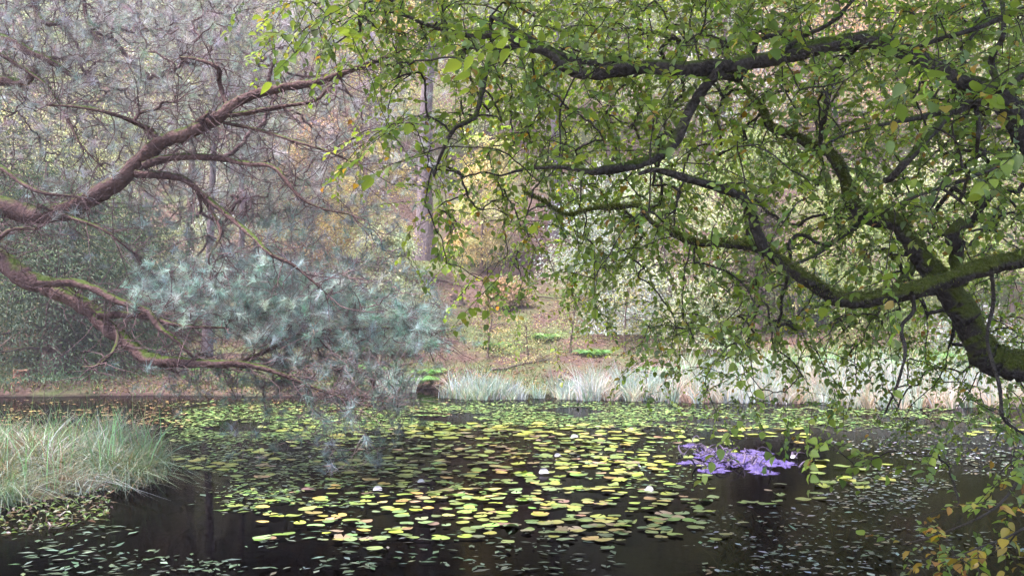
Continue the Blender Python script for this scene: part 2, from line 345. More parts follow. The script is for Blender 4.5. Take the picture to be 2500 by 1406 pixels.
sap = [(1392, 26.5, 1.9, 'thin dark sapling leaning on the bank above the reeds', .12), (1190, 27, 1.5, 'low yellow sapling in the middle of the bank', .1), (1290, 25.5, 1.2, 'small leafy sapling just above the reeds, left of the leaning one', -.1),
       (1525, 27, 2.2, 'pale sapling behind the left end of the reed bed', .02), (1945, 27, 2.6, 'straight thin sapling above the reeds below the curved bough', .0), (860, 28.5, 2.2, 'thin grey sapling behind the blue green pine tufts', .03)]
for px, d, h, lab, ln in sap:
    ft('sapling', lab, 'sapling', px, d, h, .75, GOLD + GREEN, 1000, .055, .035, .25, M_BROWNBARK, ln, 'broad', 26)
# bushes
bush = [(1560, 29, 1.7, 1.6, SILVER, 'silvery bush behind the left of the reed bed'), (1700, 28, 1.9, 1.5, PALE, 'pale bush behind the middle of the reed bed'), (2130, 27, 1.7, 1.6, GREEN, 'green bush behind the reeds, left of the mossy trunk'),
        (2380, 26, 1.6, 1.5, SILVER, 'grey green bush behind the reeds near the right edge'), (700, 29, 1.5, 1.4, SILVER, 'grey bush behind the tip of the low pine bough'), (1010, 29.5, 1.2, 1.0, PALE, 'small pale bush below the tall grey trunk'),
        (1235, 32, .9, .8, RUST, 'low russet bush on the open slope'), (200, 27, 1.2, 1.0, DARKG, 'dark low bush beside the yew trunk'), (1960, 30, 1.8, 1.3, DARKG, 'dark green bush under the curved mossy bough')]
for px, d, h, r, pl, lab in bush:
    ft('bush', lab, 'bush', px, d, h, r, pl, 6000, .075, .03, .1, M_BROWNBARK, 0, 'bush', 40)

# ------------------------------------------------------------------ small things on the far bank
def fern_mesh(n=9):
    mb = MB()
    for a in np.linspace(0, 2 * np.pi, n, endpoint=False) + R.uniform(-.2, .2, n):
        L = R.uniform(.55, .85); s = np.linspace(.12, 1, 16); el = .9 - 1.2 * s
        r = L * s * .85; z = L * (1.0 * s - .85 * s ** 2); b = np.c_[np.cos(a) * r, np.sin(a) * r, z]
        side = np.array([-np.sin(a), np.cos(a), 0]); fw = np.array([np.cos(a), np.sin(a), -.2])
        w = L * .32 * np.sin(np.pi * np.clip(s * .9 + .1, 0, 1)) + .01
        for sg in (-1, 1):
            V, T = leaves(b, side * sg + fw * .35 + np.array([0, 0, -.25]), np.tile([0, 0, 1.], (16, 1)), w, np.full(16, .05)); mb.add(V, T, pal([(.12, .26, .07), (.16, .30, .09)], 1)[0])
        V, Q = tubes(b[None], np.full((1, 16), .005), 3, (0, .1, 1)); mb.add(V, Q, (.12, .16, .05))
    return mb.build('frond', M_GRASS)
FERN = [fern_mesh() for _ in range(3)]
ferns = [(1010, 24.6, 1, 'green fern at the dark inlet, left of the reeds'), (1045, 25.4, .8, 'small fern behind the dark inlet'), (920, 25.6, .9, 'fern beside the grey stump'), (880, 27, .8, 'fern behind the grey stump'), (980, 27.5, .9, 'fern uphill of the dark inlet'),
         (1620, 24.3, 1.1, 'fern behind the reed bed, leftmost of the row'), (1860, 24, 1.3, 'broad bright fern behind the middle of the reed bed'), (1985, 25, 1.2, 'bright fern behind the reeds, left of the mossy trunk'), (2230, 24, 1.3, 'bright fern behind the reeds at the right'), (2330, 25, 1.2, 'fern behind the reeds close to the mossy trunk foot'),
         (1200, 28, .9, 'fern on the open slope'), (1330, 29, .9, 'fern on the slope below the second grey trunk'), (1450, 26, .9, 'fern between the saplings'), (250, 25.5, .8, 'fern right of the yew trunk'), (360, 27, .9, 'fern on the bare ground behind the low pine limb')]
for k, (px, d, s, lab) in enumerate(ferns):
    x = (px - CX) / F * d; t = thing('fern', (x, d, float(gz(x, d)) - .02), lab, 'fern', 'ferns on the far bank'); t.scale = (s,) * 3
    f = obj('fronds', FERN[k % 3], t, kind='stuff'); f.rotation_euler.z = R.uniform(0, 6)
def rhodo(px, d, lab, s=1.):
    x = (px - CX) / F * d; t = thing('rhododendron', (x, d, float(gz(x, d)) - .02), lab, 'shrub')
    tips = np.c_[R.normal(0, .28, 26), R.normal(0, .2, 26), R.uniform(.2, .62, 26)] * s; mb = MB(); lf = MB()
    u = np.linspace(0, 1, 5)[None, :, None]; V, Q = tubes(tips[:, None] * u * np.array([1, 1, 1]) ** 1, np.full((26, 5), .008), 4); mb.add(V, Q)
    obj('stem', mb.build('stem', M_BROWNBARK), t)
    for tp in tips:
        a = np.linspace(0, 2 * np.pi, 8, endpoint=False) + R.uniform(0, 1); dd = np.c_[np.cos(a), np.sin(a), R.uniform(-.25, .3, 8)]
        V, T = leaves(np.tile(tp, (8, 1)), dd, np.tile([0, 0, 1.], (8, 1)), R.uniform(.11, .17, 8) * s, np.full(8, .045) * s, .15, True); lf.add(V, T, pal([(.06, .17, .05), (.10, .24, .07)], 1)[0])
    obj('foliage', lf.build('foliage', M_LEAF), t, kind='stuff')
rhodo(570, 22.6, 'small glossy green rhododendron at the water edge under the low pine limb')
rhodo(470, 23, 'low dark rhododendron left of the glossy one', .7); rhodo(690, 22.7, 'low rhododendron right of the glossy one by the water', .7)

def stump(name, px, d, r, h, lab, mat, lean=0):
    x = (px - CX) / F * d; t = thing(name, (x, d, float(gz(x, d)) - .06), lab, 'stump')
    s = np.linspace(0, 1, 12); ln = np.c_[lean * s * h, 0 * s, s * h]; rr = r * (1.5 - 1.1 * s ** .5 + .6 * s)
    V, Q = tubes(ln[None], rr[None], 16, (0, 1, .01), .07); V[-16:, 2] += R.uniform(-.12, .05, 16) * h
    top = np.r_[V[-16:], V[-16:].mean(0)[None]]
    obj('bark', MB().add(V, Q).build('bark', mat, True), t)
    obj('cut_top', mesh('cut_top', top, [[k, (k + 1) % 16, 16] for k in range(16)], M_CUT), t)
m, N, Lk, b = new_mat('cut_wood'); tc = N.new('ShaderNodeTexCoord'); wv = N.new('ShaderNodeTexWave'); wv.wave_type = 'RINGS'; wv.rings_direction = 'Z'; wv.inputs['Scale'].default_value = 14; wv.inputs['Distortion'].default_value = 2
Lk.new(tc.outputs['Object'], wv.inputs[0]); Lk.new(ramp(N, Lk, wv.outputs[1], [(0, (.25, .13, .08)), (1, (.40, .24, .15))]), b.inputs['Base Color']); b.inputs['Roughness'].default_value = .8; M_CUT = m
stump('tree_stump', 857, 25, .13, .62, 'grey weathered tree stump below the blue green pine tufts', M_GREYBARK, .1)
stump('tree_stump', 52, 22.9, .17, .30, 'short reddish cut stump by the water at the left edge', bark_mat('red_bark', (.10, .05, .035), (.28, .15, .10), None, 0, 14))
stump('tree_stump', 1115, 32, .2, .35, 'small dark stump on the open slope', M_BROWNBARK)
for px, d, L, a, lab in [(1290, 33, 2.6, .15, 'thin fallen branch lying on the open slope'), (1120, 34.5, 2.2, -.3, 'fallen branch below the tall grey trunk'), (300, 24.5, 1.6, .2, 'fallen branch on the bare earth right of the yew'), (1270, 25.3, 1.5, .1, 'dead branch on the leaf litter above the reeds'), (2000, 33, 3, -.4, 'fallen branch in the shade under the curved bough')]:
    x = (px - CX) / F * d; s = np.linspace(-.5, .5, 12); xx, yy = x + s * L * math.cos(a), d + s * L * math.sin(a) + R.normal(0, .03, 12)
    ln = np.c_[xx - x, yy - d, gz(xx, yy) + .05 + R.uniform(0, .04, 12) - float(gz(x, d))]
    V, Q = tubes(ln[None], (np.linspace(.05, .015, 12) * R.uniform(.8, 1.2, 12))[None], 7, (0, 0, 1))
    o = obj('fallen_branch', MB().add(V, Q).build('fallen_branch', M_BROWNBARK, True), None, (x, d, float(gz(x, d))), label=lab, category='branch')

# leaf litter, moss tufts, low grass on the bank
n = 26000; y = 21 + 21 * R.uniform(0, 1, n) ** 1.3; x = R.uniform(-.56, .56, n) * y; ok = pond_sdf(x, y) > .15; x, y = x[ok], y[ok]; n = len(x)
V, T = leaves(np.c_[x, y, gz(x, y) + .015], np.c_[R.normal(0, 1, (n, 2)), R.normal(0, .25, n)], unit(n) * .5 + [0, 0, 1], R.uniform(.05, .11, n), R.uniform(.035, .06, n), .3)
obj('fallen_leaves', mesh('fallen_leaves', V, T, M_LITTER, np.repeat(pal([(.22, .15, .05), (.16, .09, .05), (.10, .06, .04), (.15, .08, .055), (.30, .24, .08)], n), 4, 0)), label='yellow and brown leaves fallen over the far bank and slope', category='leaf litter', kind='stuff')

def blades(x, y, z, h, lean, bow, w, cols, seg=4, head=None):        # curved grass blades, tapered
    n = len(x); s = np.linspace(0, 1, seg + 1)[None, :]
    az = R.uniform(0, 2 * np.pi, n) if head is None else head
    hor = h[:, None] * (lean[:, None] * s + bow[:, None] * s ** 2.2); ver = h[:, None] * (s - .55 * np.minimum(bow, 1.6)[:, None] * s ** 2.6)
    c = np.stack([x[:, None] + np.cos(az)[:, None] * hor, y[:, None] + np.sin(az)[:, None] * hor, z[:, None] + ver], -1)
    th = R.uniform(-.9, .9, n); sd = np.stack([np.cos(th), np.sin(th), 0 * th], -1)[:, None] * (w[:, None] * (1.02 - s ** 1.5))[..., None]
    V = np.stack([c - sd, c + sd], 2); k = np.arange(n * (seg + 1) * 2).reshape(n, seg + 1, 2)
    Q = np.stack([k[:, :-1, 0], k[:, :-1, 1], k[:, 1:, 1], k[:, 1:, 0]], -1).reshape(-1, 4)
    return V.reshape(-1, 3), Q, np.repeat(cols, (seg + 1) * 2, 0)
n = 20000; y = 20.5 + 12 * R.uniform(0, 1, n) ** 1.6; x = R.uniform(-.55, .55, n) * y; s = pond_sdf(x, y)
ok = (s > .05) & ((wob(x, y, .8, 4) > -.05) | (s < .9)); x, y = x[ok], y[ok]; n = len(x)
V, Q, c = blades(x, y, gz(x, y), R.uniform(.08, .26, n), R.uniform(0, .5, n), R.uniform(.1, .8, n), np.full(n, .008), pal([(.06, .12, .035), (.10, .16, .05), (.15, .17, .07)], n), 3)
obj('bank_grass', mesh('bank_grass', V, Q, M_GRASS, c), label='short green grass and moss tufts along the far bank', category='grass', kind='stuff')
n = 6000; px = R.uniform(1780, 2480, n); d = R.uniform(22.2, 26.5, n); x = (px - CX) / F * d
V, Q, c = blades(x, d, gz(x, d), R.uniform(.15, .5, n), R.uniform(0, .4, n), R.uniform(.1, .7, n), np.full(n, .012), pal([(.10, .25, .06), (.16, .28, .09), (.24, .28, .12), (.30, .24, .14)], n), 3)
obj('meadow_grass', mesh('meadow_grass', V, Q, M_GRASS, c), label='vivid green grass strip on the bank behind the reeds', category='grass', kind='stuff')

# reeds: a few clumps that stand apart, then the continuous bed
RC = [(.33, .43, .43), (.43, .51, .53), (.20, .30, .27), (.54, .60, .62), (.30, .37, .24), (.13, .19, .14)]
RS = [(.56, .43, .37), (.60, .49, .45), (.42, .31, .26), (.50, .52, .50), (.29, .20, .16)]
def reed(px0, px1, d0, d1, n, h, straw, name, lab, stuff=False):
    nt = max(6, n // 48); tx = R.uniform(px0, px1, nt) if stuff else R.normal((px0 + px1) / 2, (px1 - px0) / 4.2, nt); td = R.uniform(d0, d1, nt)
    ti = R.integers(0, nt, n); d = td[ti] + R.normal(0, .06, n); px = tx[ti] + R.normal(0, 5, n); x = (px - CX) / F * d; z = np.clip(gz(x, d), -.06, .12)
    th = R.lognormal(0, .2, nt) * np.clip(.6 + .4 * (td - d0) / (d1 - d0) + .1, 0, 1.1); hh = .88 * h * R.uniform(.45, 1.12, n) * th[ti]; st = (R.uniform(0, 1, nt) < straw)[ti] ^ (R.uniform(0, 1, n) < .12)
    c = np.where(st[:, None], pal(RS, nt, .2)[ti] * .5 + pal(RS, n) * .5, pal(RC, nt, .2)[ti] * .5 + pal(RC, n) * .5)
    o0 = np.array([((px0 + px1) / 2 - CX) / F * d0, d0, 0]); hd = np.arctan2(d - td[ti], px - tx[ti]) + R.normal(0, .8, n)
    V, Q, c = blades(x, d, z, hh, R.uniform(0, .3, n), R.gamma(1.4, .17, n) + st * R.uniform(0, .5, n), R.uniform(.004, .010, n), c, 5, hd)
    o = obj(name, mesh(name, V - o0, Q, M_GRASS, c), None, o0, label=lab, category='reeds', kind='stuff')
reed(1080, 1250, 20.7, 21.6, 1500, .66, .05, 'reed_clump', 'blue green reed clump at the left end of the reeds')
reed(1185, 1320, 20.8, 21.6, 1000, .55, .05, 'reed_clump', 'short blue green reed clump, second from the left end')
reed(1330, 1440, 20.8, 21.8, 800, .6, .1, 'reed_clump', 'blue green reed clump leading into the long bed')
reed(920, 1005, 22.2, 23.4, 500, .75, .0, 'reed_clump', 'green reed clump left of the dark inlet behind the pine tips')
reed(1420, 1640, 20.3, 22.3, 3000, .92, .2, 'reed_bed', 'pale blue green tall reeds at the left of the long bed', True)
reed(1640, 2050, 19.6, 22.4, 6200, .95, .4, 'reed_bed', 'straw and grey reeds in the middle of the long bed', True)
reed(2050, 2560, 18.4, 21.6, 7500, .95, .45, 'reed_bed', 'straw coloured reeds at the right of the long bed', True)
# ------------------------------------------------------------------ grass tussock at the left
t = thing('grass_tussock', (-4.2, 9.6, 0), 'pale green and straw grass tussock in the water at the left edge', 'grass tussock')
def isl(x, y): return ((x + 4.95) / 1.5) ** 2 + ((y - 9.9) / 1.55) ** 2 + .12 * np.sin(5 * x + 3 * y)
gx, gy = np.meshgrid(np.linspace(-6.6, -2.9, 50), np.linspace(8, 11.8, 50)); q = isl(gx, gy); zz = .17 - .2 * q + .02 * wob(gx, gy, 7)
i = np.arange(2500).reshape(50, 50)
m, N, Lk, b = new_mat('peat'); Lk.new(ramp(N, Lk, noise(N, Lk, 22, 6), [(.3, (.03, .025, .018)), (.7, (.10, .09, .04))]), b.inputs['Base Color']); b.inputs['Roughness'].default_value = .9
obj('peat_mound', mesh('peat_mound', np.stack([gx, gy, np.maximum(zz, -.4)], -1) - [-4.2, 9.6, 0], np.stack([i[:-1, :-1], i[:-1, 1:], i[1:, 1:], i[1:, :-1]], -1).reshape(-1, 4), m, None, True), t)
GC = [(.13, .23, .14), (.08, .17, .09), (.21, .28, .24), (.33, .39, .37), (.17, .20, .08), (.32, .22, .15), (.22, .13, .10)]
mb = MB()
cx = R.uniform(-6.3, -3.3, 130); cyy = R.uniform(8.4, 11.4, 130); ok = isl(cx, cyy) < .95; cx, cyy = cx[ok], cyy[ok]
for a, bb in zip(cx, cyy):
    n = 120; hd = R.uniform(0, 2 * np.pi); hgt = R.uniform(.32, .62)
    x, y = a + R.normal(0, .09, n), bb + R.normal(0, .09, n)
    straw = R.uniform() < .25
    cc = pal(GC[4:] if straw else GC[:5], 1, .2) * .5 + pal(GC, n, .2) * .5
    V, Q, c = blades(x, y, np.maximum(.16 - .2 * isl(x, y), -.05), hgt * R.uniform(.6, 1.35, n), R.uniform(0, .35, n), R.gamma(3, .38, n), R.uniform(.002, .0075, n), cc, 6, hd + R.normal(0, 1.1, n)); mb.add(V, Q, c)
n = 260; x, y = R.uniform(-6, -3.4, n), R.uniform(8.6, 11.2, n); ok = isl(x, y) < .9; x, y = x[ok], y[ok]; n = len(x)
V, Q, c = blades(x, y, np.full(n, .05), R.uniform(.6, .85, n), R.uniform(0, .15, n), R.uniform(.05, .5, n), np.full(n, .005), pal([(.16, .34, .14), (.22, .40, .20)], n), 6); mb.add(V, Q, c)
obj('grass_blades', mb.build('grass_blades', M_GRASS, False, (-4.2, 9.6, 0)), t, kind='stuff')
# low marsh plants in front of the tussock
n = 550; px = R.uniform(-40, 270, n); py = 1205 + R.uniform(0, 1, n) * (110 - px * .17); d = F * CAM_H / (py - HZ); x = (px - CX) / F * d
V, T = leaves(np.c_[x, d, R.uniform(.005, .07, n) * np.clip((1330 - py) / 90, .2, 1)], unit(n) * [1, 1, .4] + [0, 0, .15], unit(n) * .6 + [0, 0, 1], R.uniform(.03, .075, n), R.uniform(.008, .03, n))
obj('marsh_plants', mesh('marsh_plants', V, T, M_LEAF, np.repeat(pal([(.07, .13, .04), (.12, .18, .07), (.13, .10, .08), (.10, .07, .07), (.16, .20, .15)], n), 4, 0)), label='low tangled marsh plants in the water before the grass tussock', category='marsh plants', kind='stuff')

# ------------------------------------------------------------------ lily pads
def water_at(px, py): d = F * CAM_H / (py - HZ); return (px - CX) / F * d, d
PADC = {'yellow': [(0, (.23, .30, .04)), (.5, (.33, .38, .065)), (1, (.35, .30, .07))], 'green': [(0, (.12, .19, .045)), (.5, (.20, .26, .07)), (1, (.28, .30, .075))], 'cool': [(0, (.13, .22, .09)), (.6, (.20, .28, .12)), (1, (.26, .32, .10))]}
def pad_mat(k):
    m = leaf_mat('pad_' + k, .28, .12, .5, PADC[k]); N, Lk = m.node_tree.nodes, m.node_tree.links; b = N['Principled BSDF']
    src = b.inputs['Base Color'].links[0].from_socket; tc = N.new('ShaderNodeTexCoord')
    f = ramp(N, Lk, noise(N, Lk, 2.2, 5, tc.outputs['Object'], .7), [(.56, (0, 0, 0)), (.74, (.55, .55, .55))]); Lk.new(mix(N, Lk, f, src, (.30, .20, .05)), b.inputs['Base Color'])
    return m
def pad_mesh(mat, cup, seed):
    rg = np.random.default_rng(seed); A = 22; notch = .16; a = np.linspace(notch, 2 * np.pi - notch, A); V = [(0, 0, 0)]
    ph = rg.uniform(0, 6, 3)
    for rr in (.5, .85, 1.):
        rim = rr * (1 + .05 * np.sin(2 * a + ph[0]) + .02 * np.sin(5 * a)) * (1 + .06 * np.cos(a - np.pi))
        z = cup * rr ** 3 * (np.maximum(0, np.sin(a + ph[1])) ** 2 + .35 * np.sin(3 * a + ph[2])) + .015 * rr
        V += list(np.c_[np.cos(a) * rim, np.sin(a) * rim * .93, z])
    Fq = [[0, 1 + k, 2 + k] for k in range(A - 1)]
    Q = [[1 + j * A + k, 1 + (j + 1) * A + k, 2 + (j + 1) * A + k, 2 + j * A + k] for j in range(2) for k in range(A - 1)]
    return mesh('lily_pad', V, [np.array(Fq), np.array(Q)], mat, None, True)
PADM = {k: [pad_mesh(pad_mat(k), c, 5 + j) for j, c in enumerate((.04, .10, .18, .30))] for k in PADC}
def place_pad(px, py, r, kind, label, group):
    x, y = water_at(px, py)
    o = obj('lily_pad', PADM[kind][R.choice(4, p=[.45, .3, .17, .08])], None, (x, y, .008 + R.uniform(0, .012)), label=label, category='lily pad', group=group)
    r *= .61; o.scale = (r, r, r); o.rotation_euler = (R.normal(0, .025), R.normal(0, .025), R.uniform(0, 6.28))
taken = []
def scatter(n, region, kind, rr, label, group, sep=.62):
    k = tries = 0
    while k < n and tries < 9000:
        tries += 1; px, py = region()
        x, y = water_at(px, py); r = R.uniform(*rr)
        if any((x - a) ** 2 + (y - b) ** 2 < (sep * (r + q)) ** 2 for a, b, q in taken): continue
        kd = kind if isinstance(kind, str) else kind[R.integers(len(kind))]; lb, gp = label, group
        if n > 25:
            col = {'yellow': 'yellow green', 'green': 'green', 'cool': 'blue green'}[kd]; side = 'left part' if px < 1090 else 'middle part' if px < 1290 else 'right part'
            lb, gp = f'{col} {label}, {side}', f'{group}, {col}, {side}'
        taken.append((x, y, r)); place_pad(px, py, r, kd, lb, gp); k += 1
U = R.uniform
scatter(13, lambda: (U(408, 590), U(1112, 1150)), 'yellow', (.11, .15), 'yellow lily pad in the bright cluster touching the grass tussock', 'pads beside the tussock', .6)
scatter(3, lambda: (U(590, 655), U(1100, 1118)), 'yellow', (.12, .15), 'yellow lily pad drifting just right of the cluster by the tussock', 'pads off the tussock cluster')
scatter(60, lambda: (R.normal(1140, 165), U(1035, 1075)), ['yellow', 'yellow', 'green'], (.15, .22), 'lily pad in the far rows of the wide pad field', 'far rows of the pad field', .7)
scatter(18, lambda: (R.normal(1480, 90), U(1052, 1085)), ['yellow', 'green'], (.14, .19), 'lily pad in the far row between the pad field and the violet mud', 'far row near the violet mud', .7)
scatter(12, lambda: (U(1790, 1975), U(1044, 1068)), 'yellow', (.13, .18), 'bright lily pad in the small group just beyond the violet mud', 'pads beyond the violet mud', .7)
scatter(10, lambda: (U(2350, 2500), U(1040, 1062)), 'yellow', (.13, .18), 'lily pad in the group behind the hanging twigs at the right edge', 'pads at the right edge', .7)
scatter(64, lambda: (R.normal(1190, 215), U(1078, 1168)), ['yellow', 'green', 'green'], (.10, .16), 'lily pad in the middle rows of the wide pad field', 'middle rows of the pad field')
scatter(26, lambda: (R.normal(1520, 80), U(1090, 1180)), ['green', 'yellow'], (.10, .14), 'lily pad in the loose rows left of the violet mud', 'pads left of the violet mud')
scatter(46, lambda: (R.normal(1200, 270), U(1170, 1270)), ['green', 'green', 'cool'], (.085, .12), 'lily pad scattered in the near half of the pad field', 'near half of the pad field')
scatter(18, lambda: (R.normal(1150, 220), U(1265, 1345)), ['cool', 'cool', 'green'], (.075, .105), 'blue green lily pad on the dark water at the near edge of the field', 'pads at the near edge')
scatter(12, lambda: (U(1560, 1760), U(1210, 1310)), ['cool', 'green'], (.08, .115), 'lily pad on the dark water nearer than the violet mud', 'pads before the violet mud')
scatter(13, lambda: (U(1960, 2170), U(1120, 1192)), ['yellow', 'green'], (.10, .15), 'lily pad in the loose group right of the violet mud', 'pads right of the violet mud')
scatter(7, lambda: (U(1790, 2030), U(1190, 1235)), ['green'], (.08, .12), 'lily pad in the row between the violet mud and the golden twigs', 'pads before the golden twigs')
# the many smaller pads between them
mb = MB(); n = 620; px = np.where(U(0, 1, n) < .75, R.normal(1140, 270, n), R.normal(1520, 150, n)); py = 1038 + 285 * U(0, 1, n) ** 1.3; px = np.where((px > 1620) & (py > 1085) & (py < 1170), px - 500, px).clip(640, 1950); a = np.linspace(.2, 2 * np.pi - .2, 12)
for k in range(n):
    x, y = water_at(px[k], py[k]); rr = U(.04, .085) * (1 if py[k] < 1180 else .85); th = U(0, 6.28); e = U(.8, 1.)
    w = 1 + .07 * np.sin(2 * a + U(0, 6)); V = np.r_[[[x, y, .014]], np.c_[x + rr * w * np.cos(a + th), y + rr * e * w * np.sin(a + th), .012 + U(0, .006) + rr * .16 * np.maximum(0, np.sin(a + U(0, 6))) ** 3]]
    mb.add(V, [[0, q + 1, q + 2] for q in range(11)], pal([(.25, .30, .05), (.17, .25, .06), (.30, .26, .08), (.22, .16, .10), (.14, .19, .08)], 1, .25)[0])
obj('small_lily_pads', mb.build('small_lily_pads', M_WEED, True), label='smaller lily pads scattered between the large ones of the pad field', category='lily pads', kind='stuff')
# overturned pale leaves
m, N, Lk, b = new_mat('pale_underside'); Lk.new(ramp(N, Lk, noise(N, Lk, 14, 4), [(.3, (.42, .40, .43)), (.7, (.6, .58, .6))]), b.inputs['Base Color']); b.inputs['Roughness'].default_value = .5
def pale_leaf(px, py, r, tilt, rot, lab):
    x, y = water_at(px, py); a = np.linspace(.15, 2 * np.pi - .15, 18); rings = []
    for rr in (0.02, .4, .75, 1.):
        u, v = np.cos(a) * rr, np.sin(a) * rr; fold = np.maximum(0, v) ; rings.append(np.c_[u * (1 - .25 * fold), v * (.75 - .45 * fold), .85 * fold ** 1.2 + .07 * np.sin(3 * a) * rr])
    V = np.concatenate(rings); Q = [[j * 18 + k, (j + 1) * 18 + k, (j + 1) * 18 + k + 1, j * 18 + k + 1] for j in range(3) for k in range(17)]
    o = obj('overturned_leaf', mesh('overturned_leaf', V, np.array(Q), m, None, True), None, (x, y, .02), label=lab, category='lily leaf')
    r *= .8; o.scale = (r, r, r); o.rotation_euler = (tilt, 0, rot)
pale_leaf(1328, 1158, .07, .1, .3, 'largest white upturned lily leaf near the middle of the pad field')
pale_leaf(1585, 1202, .065, .25, -.9, 'white upturned lily leaf standing left below the violet mud')
pale_leaf(922, 1200, .055, .1, .1, 'white curled lily leaf at the left edge of the pad field')
pale_leaf(1028, 1181, .045, 0, .2, 'small white curled leaf near the left of the pad field')
pale_leaf(1362, 1117, .055, 0, .5, 'white curled leaf behind the largest upturned leaf')
pale_leaf(1403, 1071, .07, -.1, .2, 'flat white leaf in the far rows of the pad field')
pale_leaf(1938, 1121, .055, 0, .3, 'white curled leaf at the right tip of the violet mud')
pale_leaf(1560, 1140, .045, .5, 1.2, 'thin pale curled leaf left of the violet mud')

# small floating leaves, far too many to count
def weed(n, boxes, s0, s1, cols, name, lab, asp=(.35, .7), thr=-.55):
    px = np.concatenate([U(a, b, int(n * w)) for a, b, c, e, w in boxes]); py = np.concatenate([U(c, e, int(n * w)) for a, b, c, e, w in boxes]); n = len(px)
    px = px + R.normal(0, 22, n); py = np.maximum(976, py + R.normal(0, 6, n)); x, d = water_at(px, py)
    keep = (wob(x, d * .6, 1.7, n) + .5 * wob(x, d, 4.1, 1) > thr) & (pond_sdf(x, d) < -.1) & (isl(x, d) > 1.0); x, d = x[keep], d[keep]; n = len(x)
    L = R.uniform(s0, s1, n) * R.choice([.5, 1, 1.25], n, p=[.3, .5, .2])
    V, T = leaves(np.c_[x, d, np.full(n, .006) + R.uniform(0, .006, n)], np.c_[R.normal(0, 1, (n, 2)), R.normal(0, .05, n)], unit(n) * .09 + [0, 0, 1], L, L * R.uniform(*asp, n), .04, False, .02)
    obj(name, mesh(name, V, T, M_WEED, np.repeat(pal(cols, n, .25), 4, 0)), label=lab, category='pondweed', kind='stuff')
WG = [(.10, .18, .045), (.15, .23, .06), (.075, .14, .04), (.20, .25, .08)]
WB = [(.055, .08, .05), (.08, .11, .08), (.04, .06, .035)]
weed(15000, [(430, 1000, 985, 1075, .42), (1000, 1650, 985, 1040, .34), (1650, 2450, 992, 1045, .24)], .06, .12, WG, 'pondweed', 'carpet of small green floating leaves across the far pond')
weed(3800, [(480, 900, 1080, 1150, .40), (560, 900, 1150, 1250, .25), (850, 1700, 1040, 1200, .35)], .05, .09, WG + WB, 'pondweed', 'small green floating leaves around the middle of the pond')
weed(900, [(60, 560, 1275, 1406, .36), (480, 900, 1190, 1400, .40), (850, 1500, 1290, 1406, .24)], .05, .10, WB, 'pondweed', 'narrow grey green floating leaves on the near dark water', (.25, .45), -.15)
weed(3000, [(2000, 2500, 1055, 1240, .75), (1700, 2500, 1240, 1406, .25)], .03, .075, [(.16, .19, .16), (.24, .26, .28), (.10, .14, .08), (.2, .17, .11)], 'pondweed', 'shiny small floating leaves at the right under the hanging twigs', (.35, .7), -.1)
weed(1500, [(-20, 460, 978, 1040, .7), (460, 1100, 978, 1010, .3)], .05, .10, [(.26, .16, .06), (.20, .11, .06), (.30, .23, .09)], 'floating_litter', 'fallen yellow leaves floating along the far left shore')

# mud bank with gnarled rhizomes, violet sky reflection painted into its colour
m, N, Lk, b = new_mat('sky_tinted_mud'); nz = noise(N, Lk, 16, 6, None, .7)
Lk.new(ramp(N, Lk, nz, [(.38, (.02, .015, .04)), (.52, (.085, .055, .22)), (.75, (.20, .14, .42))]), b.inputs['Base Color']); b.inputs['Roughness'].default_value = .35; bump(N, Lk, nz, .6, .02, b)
x0, y0 = water_at(1785, 1125); t = thing('mud_bank', (x0, y0, 0), 'violet mud tinted like reflected sky with curled roots rising from the pond at the right', 'mud bank')
def mud(cx, cy, rx, ry, seed, h):
    rg = np.random.default_rng(seed); a = np.linspace(0, 2 * np.pi, 90, endpoint=False); rim = 1 + sum(rg.normal(0, .42 / k ** .6) * np.sin(k * a + rg.uniform(0, 6)) for k in range(2, 12)); rim = np.clip(rim, .3, 1.7)
    V = [(cx, cy, h)]
    for rr in np.linspace(.1, 1.06, 12): V += list(np.c_[cx + rx * np.cos(a) * rim * rr, cy + ry * np.sin(a) * rim * rr, h * (1.03 - rr ** 2.5) + .012 * rg.normal(0, 1, 90) * (1 - rr * .7) - .004])
    T = [[0, 1 + k, 1 + (k + 1) % 90] for k in range(90)]; Q = [[1 + j * 90 + k, 1 + (j + 1) * 90 + k, 1 + (j + 1) * 90 + (k + 1) % 90, 1 + j * 90 + (k + 1) % 90] for j in range(11) for k in range(90)]
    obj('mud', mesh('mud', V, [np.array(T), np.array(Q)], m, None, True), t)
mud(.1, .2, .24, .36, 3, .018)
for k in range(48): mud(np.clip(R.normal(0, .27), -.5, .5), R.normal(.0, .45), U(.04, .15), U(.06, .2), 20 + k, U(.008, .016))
M_ROOT = bark_mat('rhizome', (.025, .02, .03), (.14, .11, .17), None, 0, 40)
for k in range(60):
    a, bb = R.normal(0, .27), R.normal(-.05, .48); L = R.uniform(.12, .34); hd = R.uniform(0, 6.28); s = np.linspace(0, 1, 9); cv = R.normal(0, 2.6)
    th = hd + cv * s; q = np.c_[np.cumsum(np.cos(th)), np.cumsum(np.sin(th))] * L / 9
    ln = np.c_[a + q[:, 0], bb + q[:, 1], .02 + R.uniform(.03, .11) * np.sin(np.pi * s * R.uniform(.6, 1)) ]
    V, Q = tubes(ln[None], (R.uniform(.006, .014) * (1.1 - .8 * s))[None], 6, (.1, .2, 1)); obj('root', MB().add(V, Q).build('root', M_ROOT, True), t)

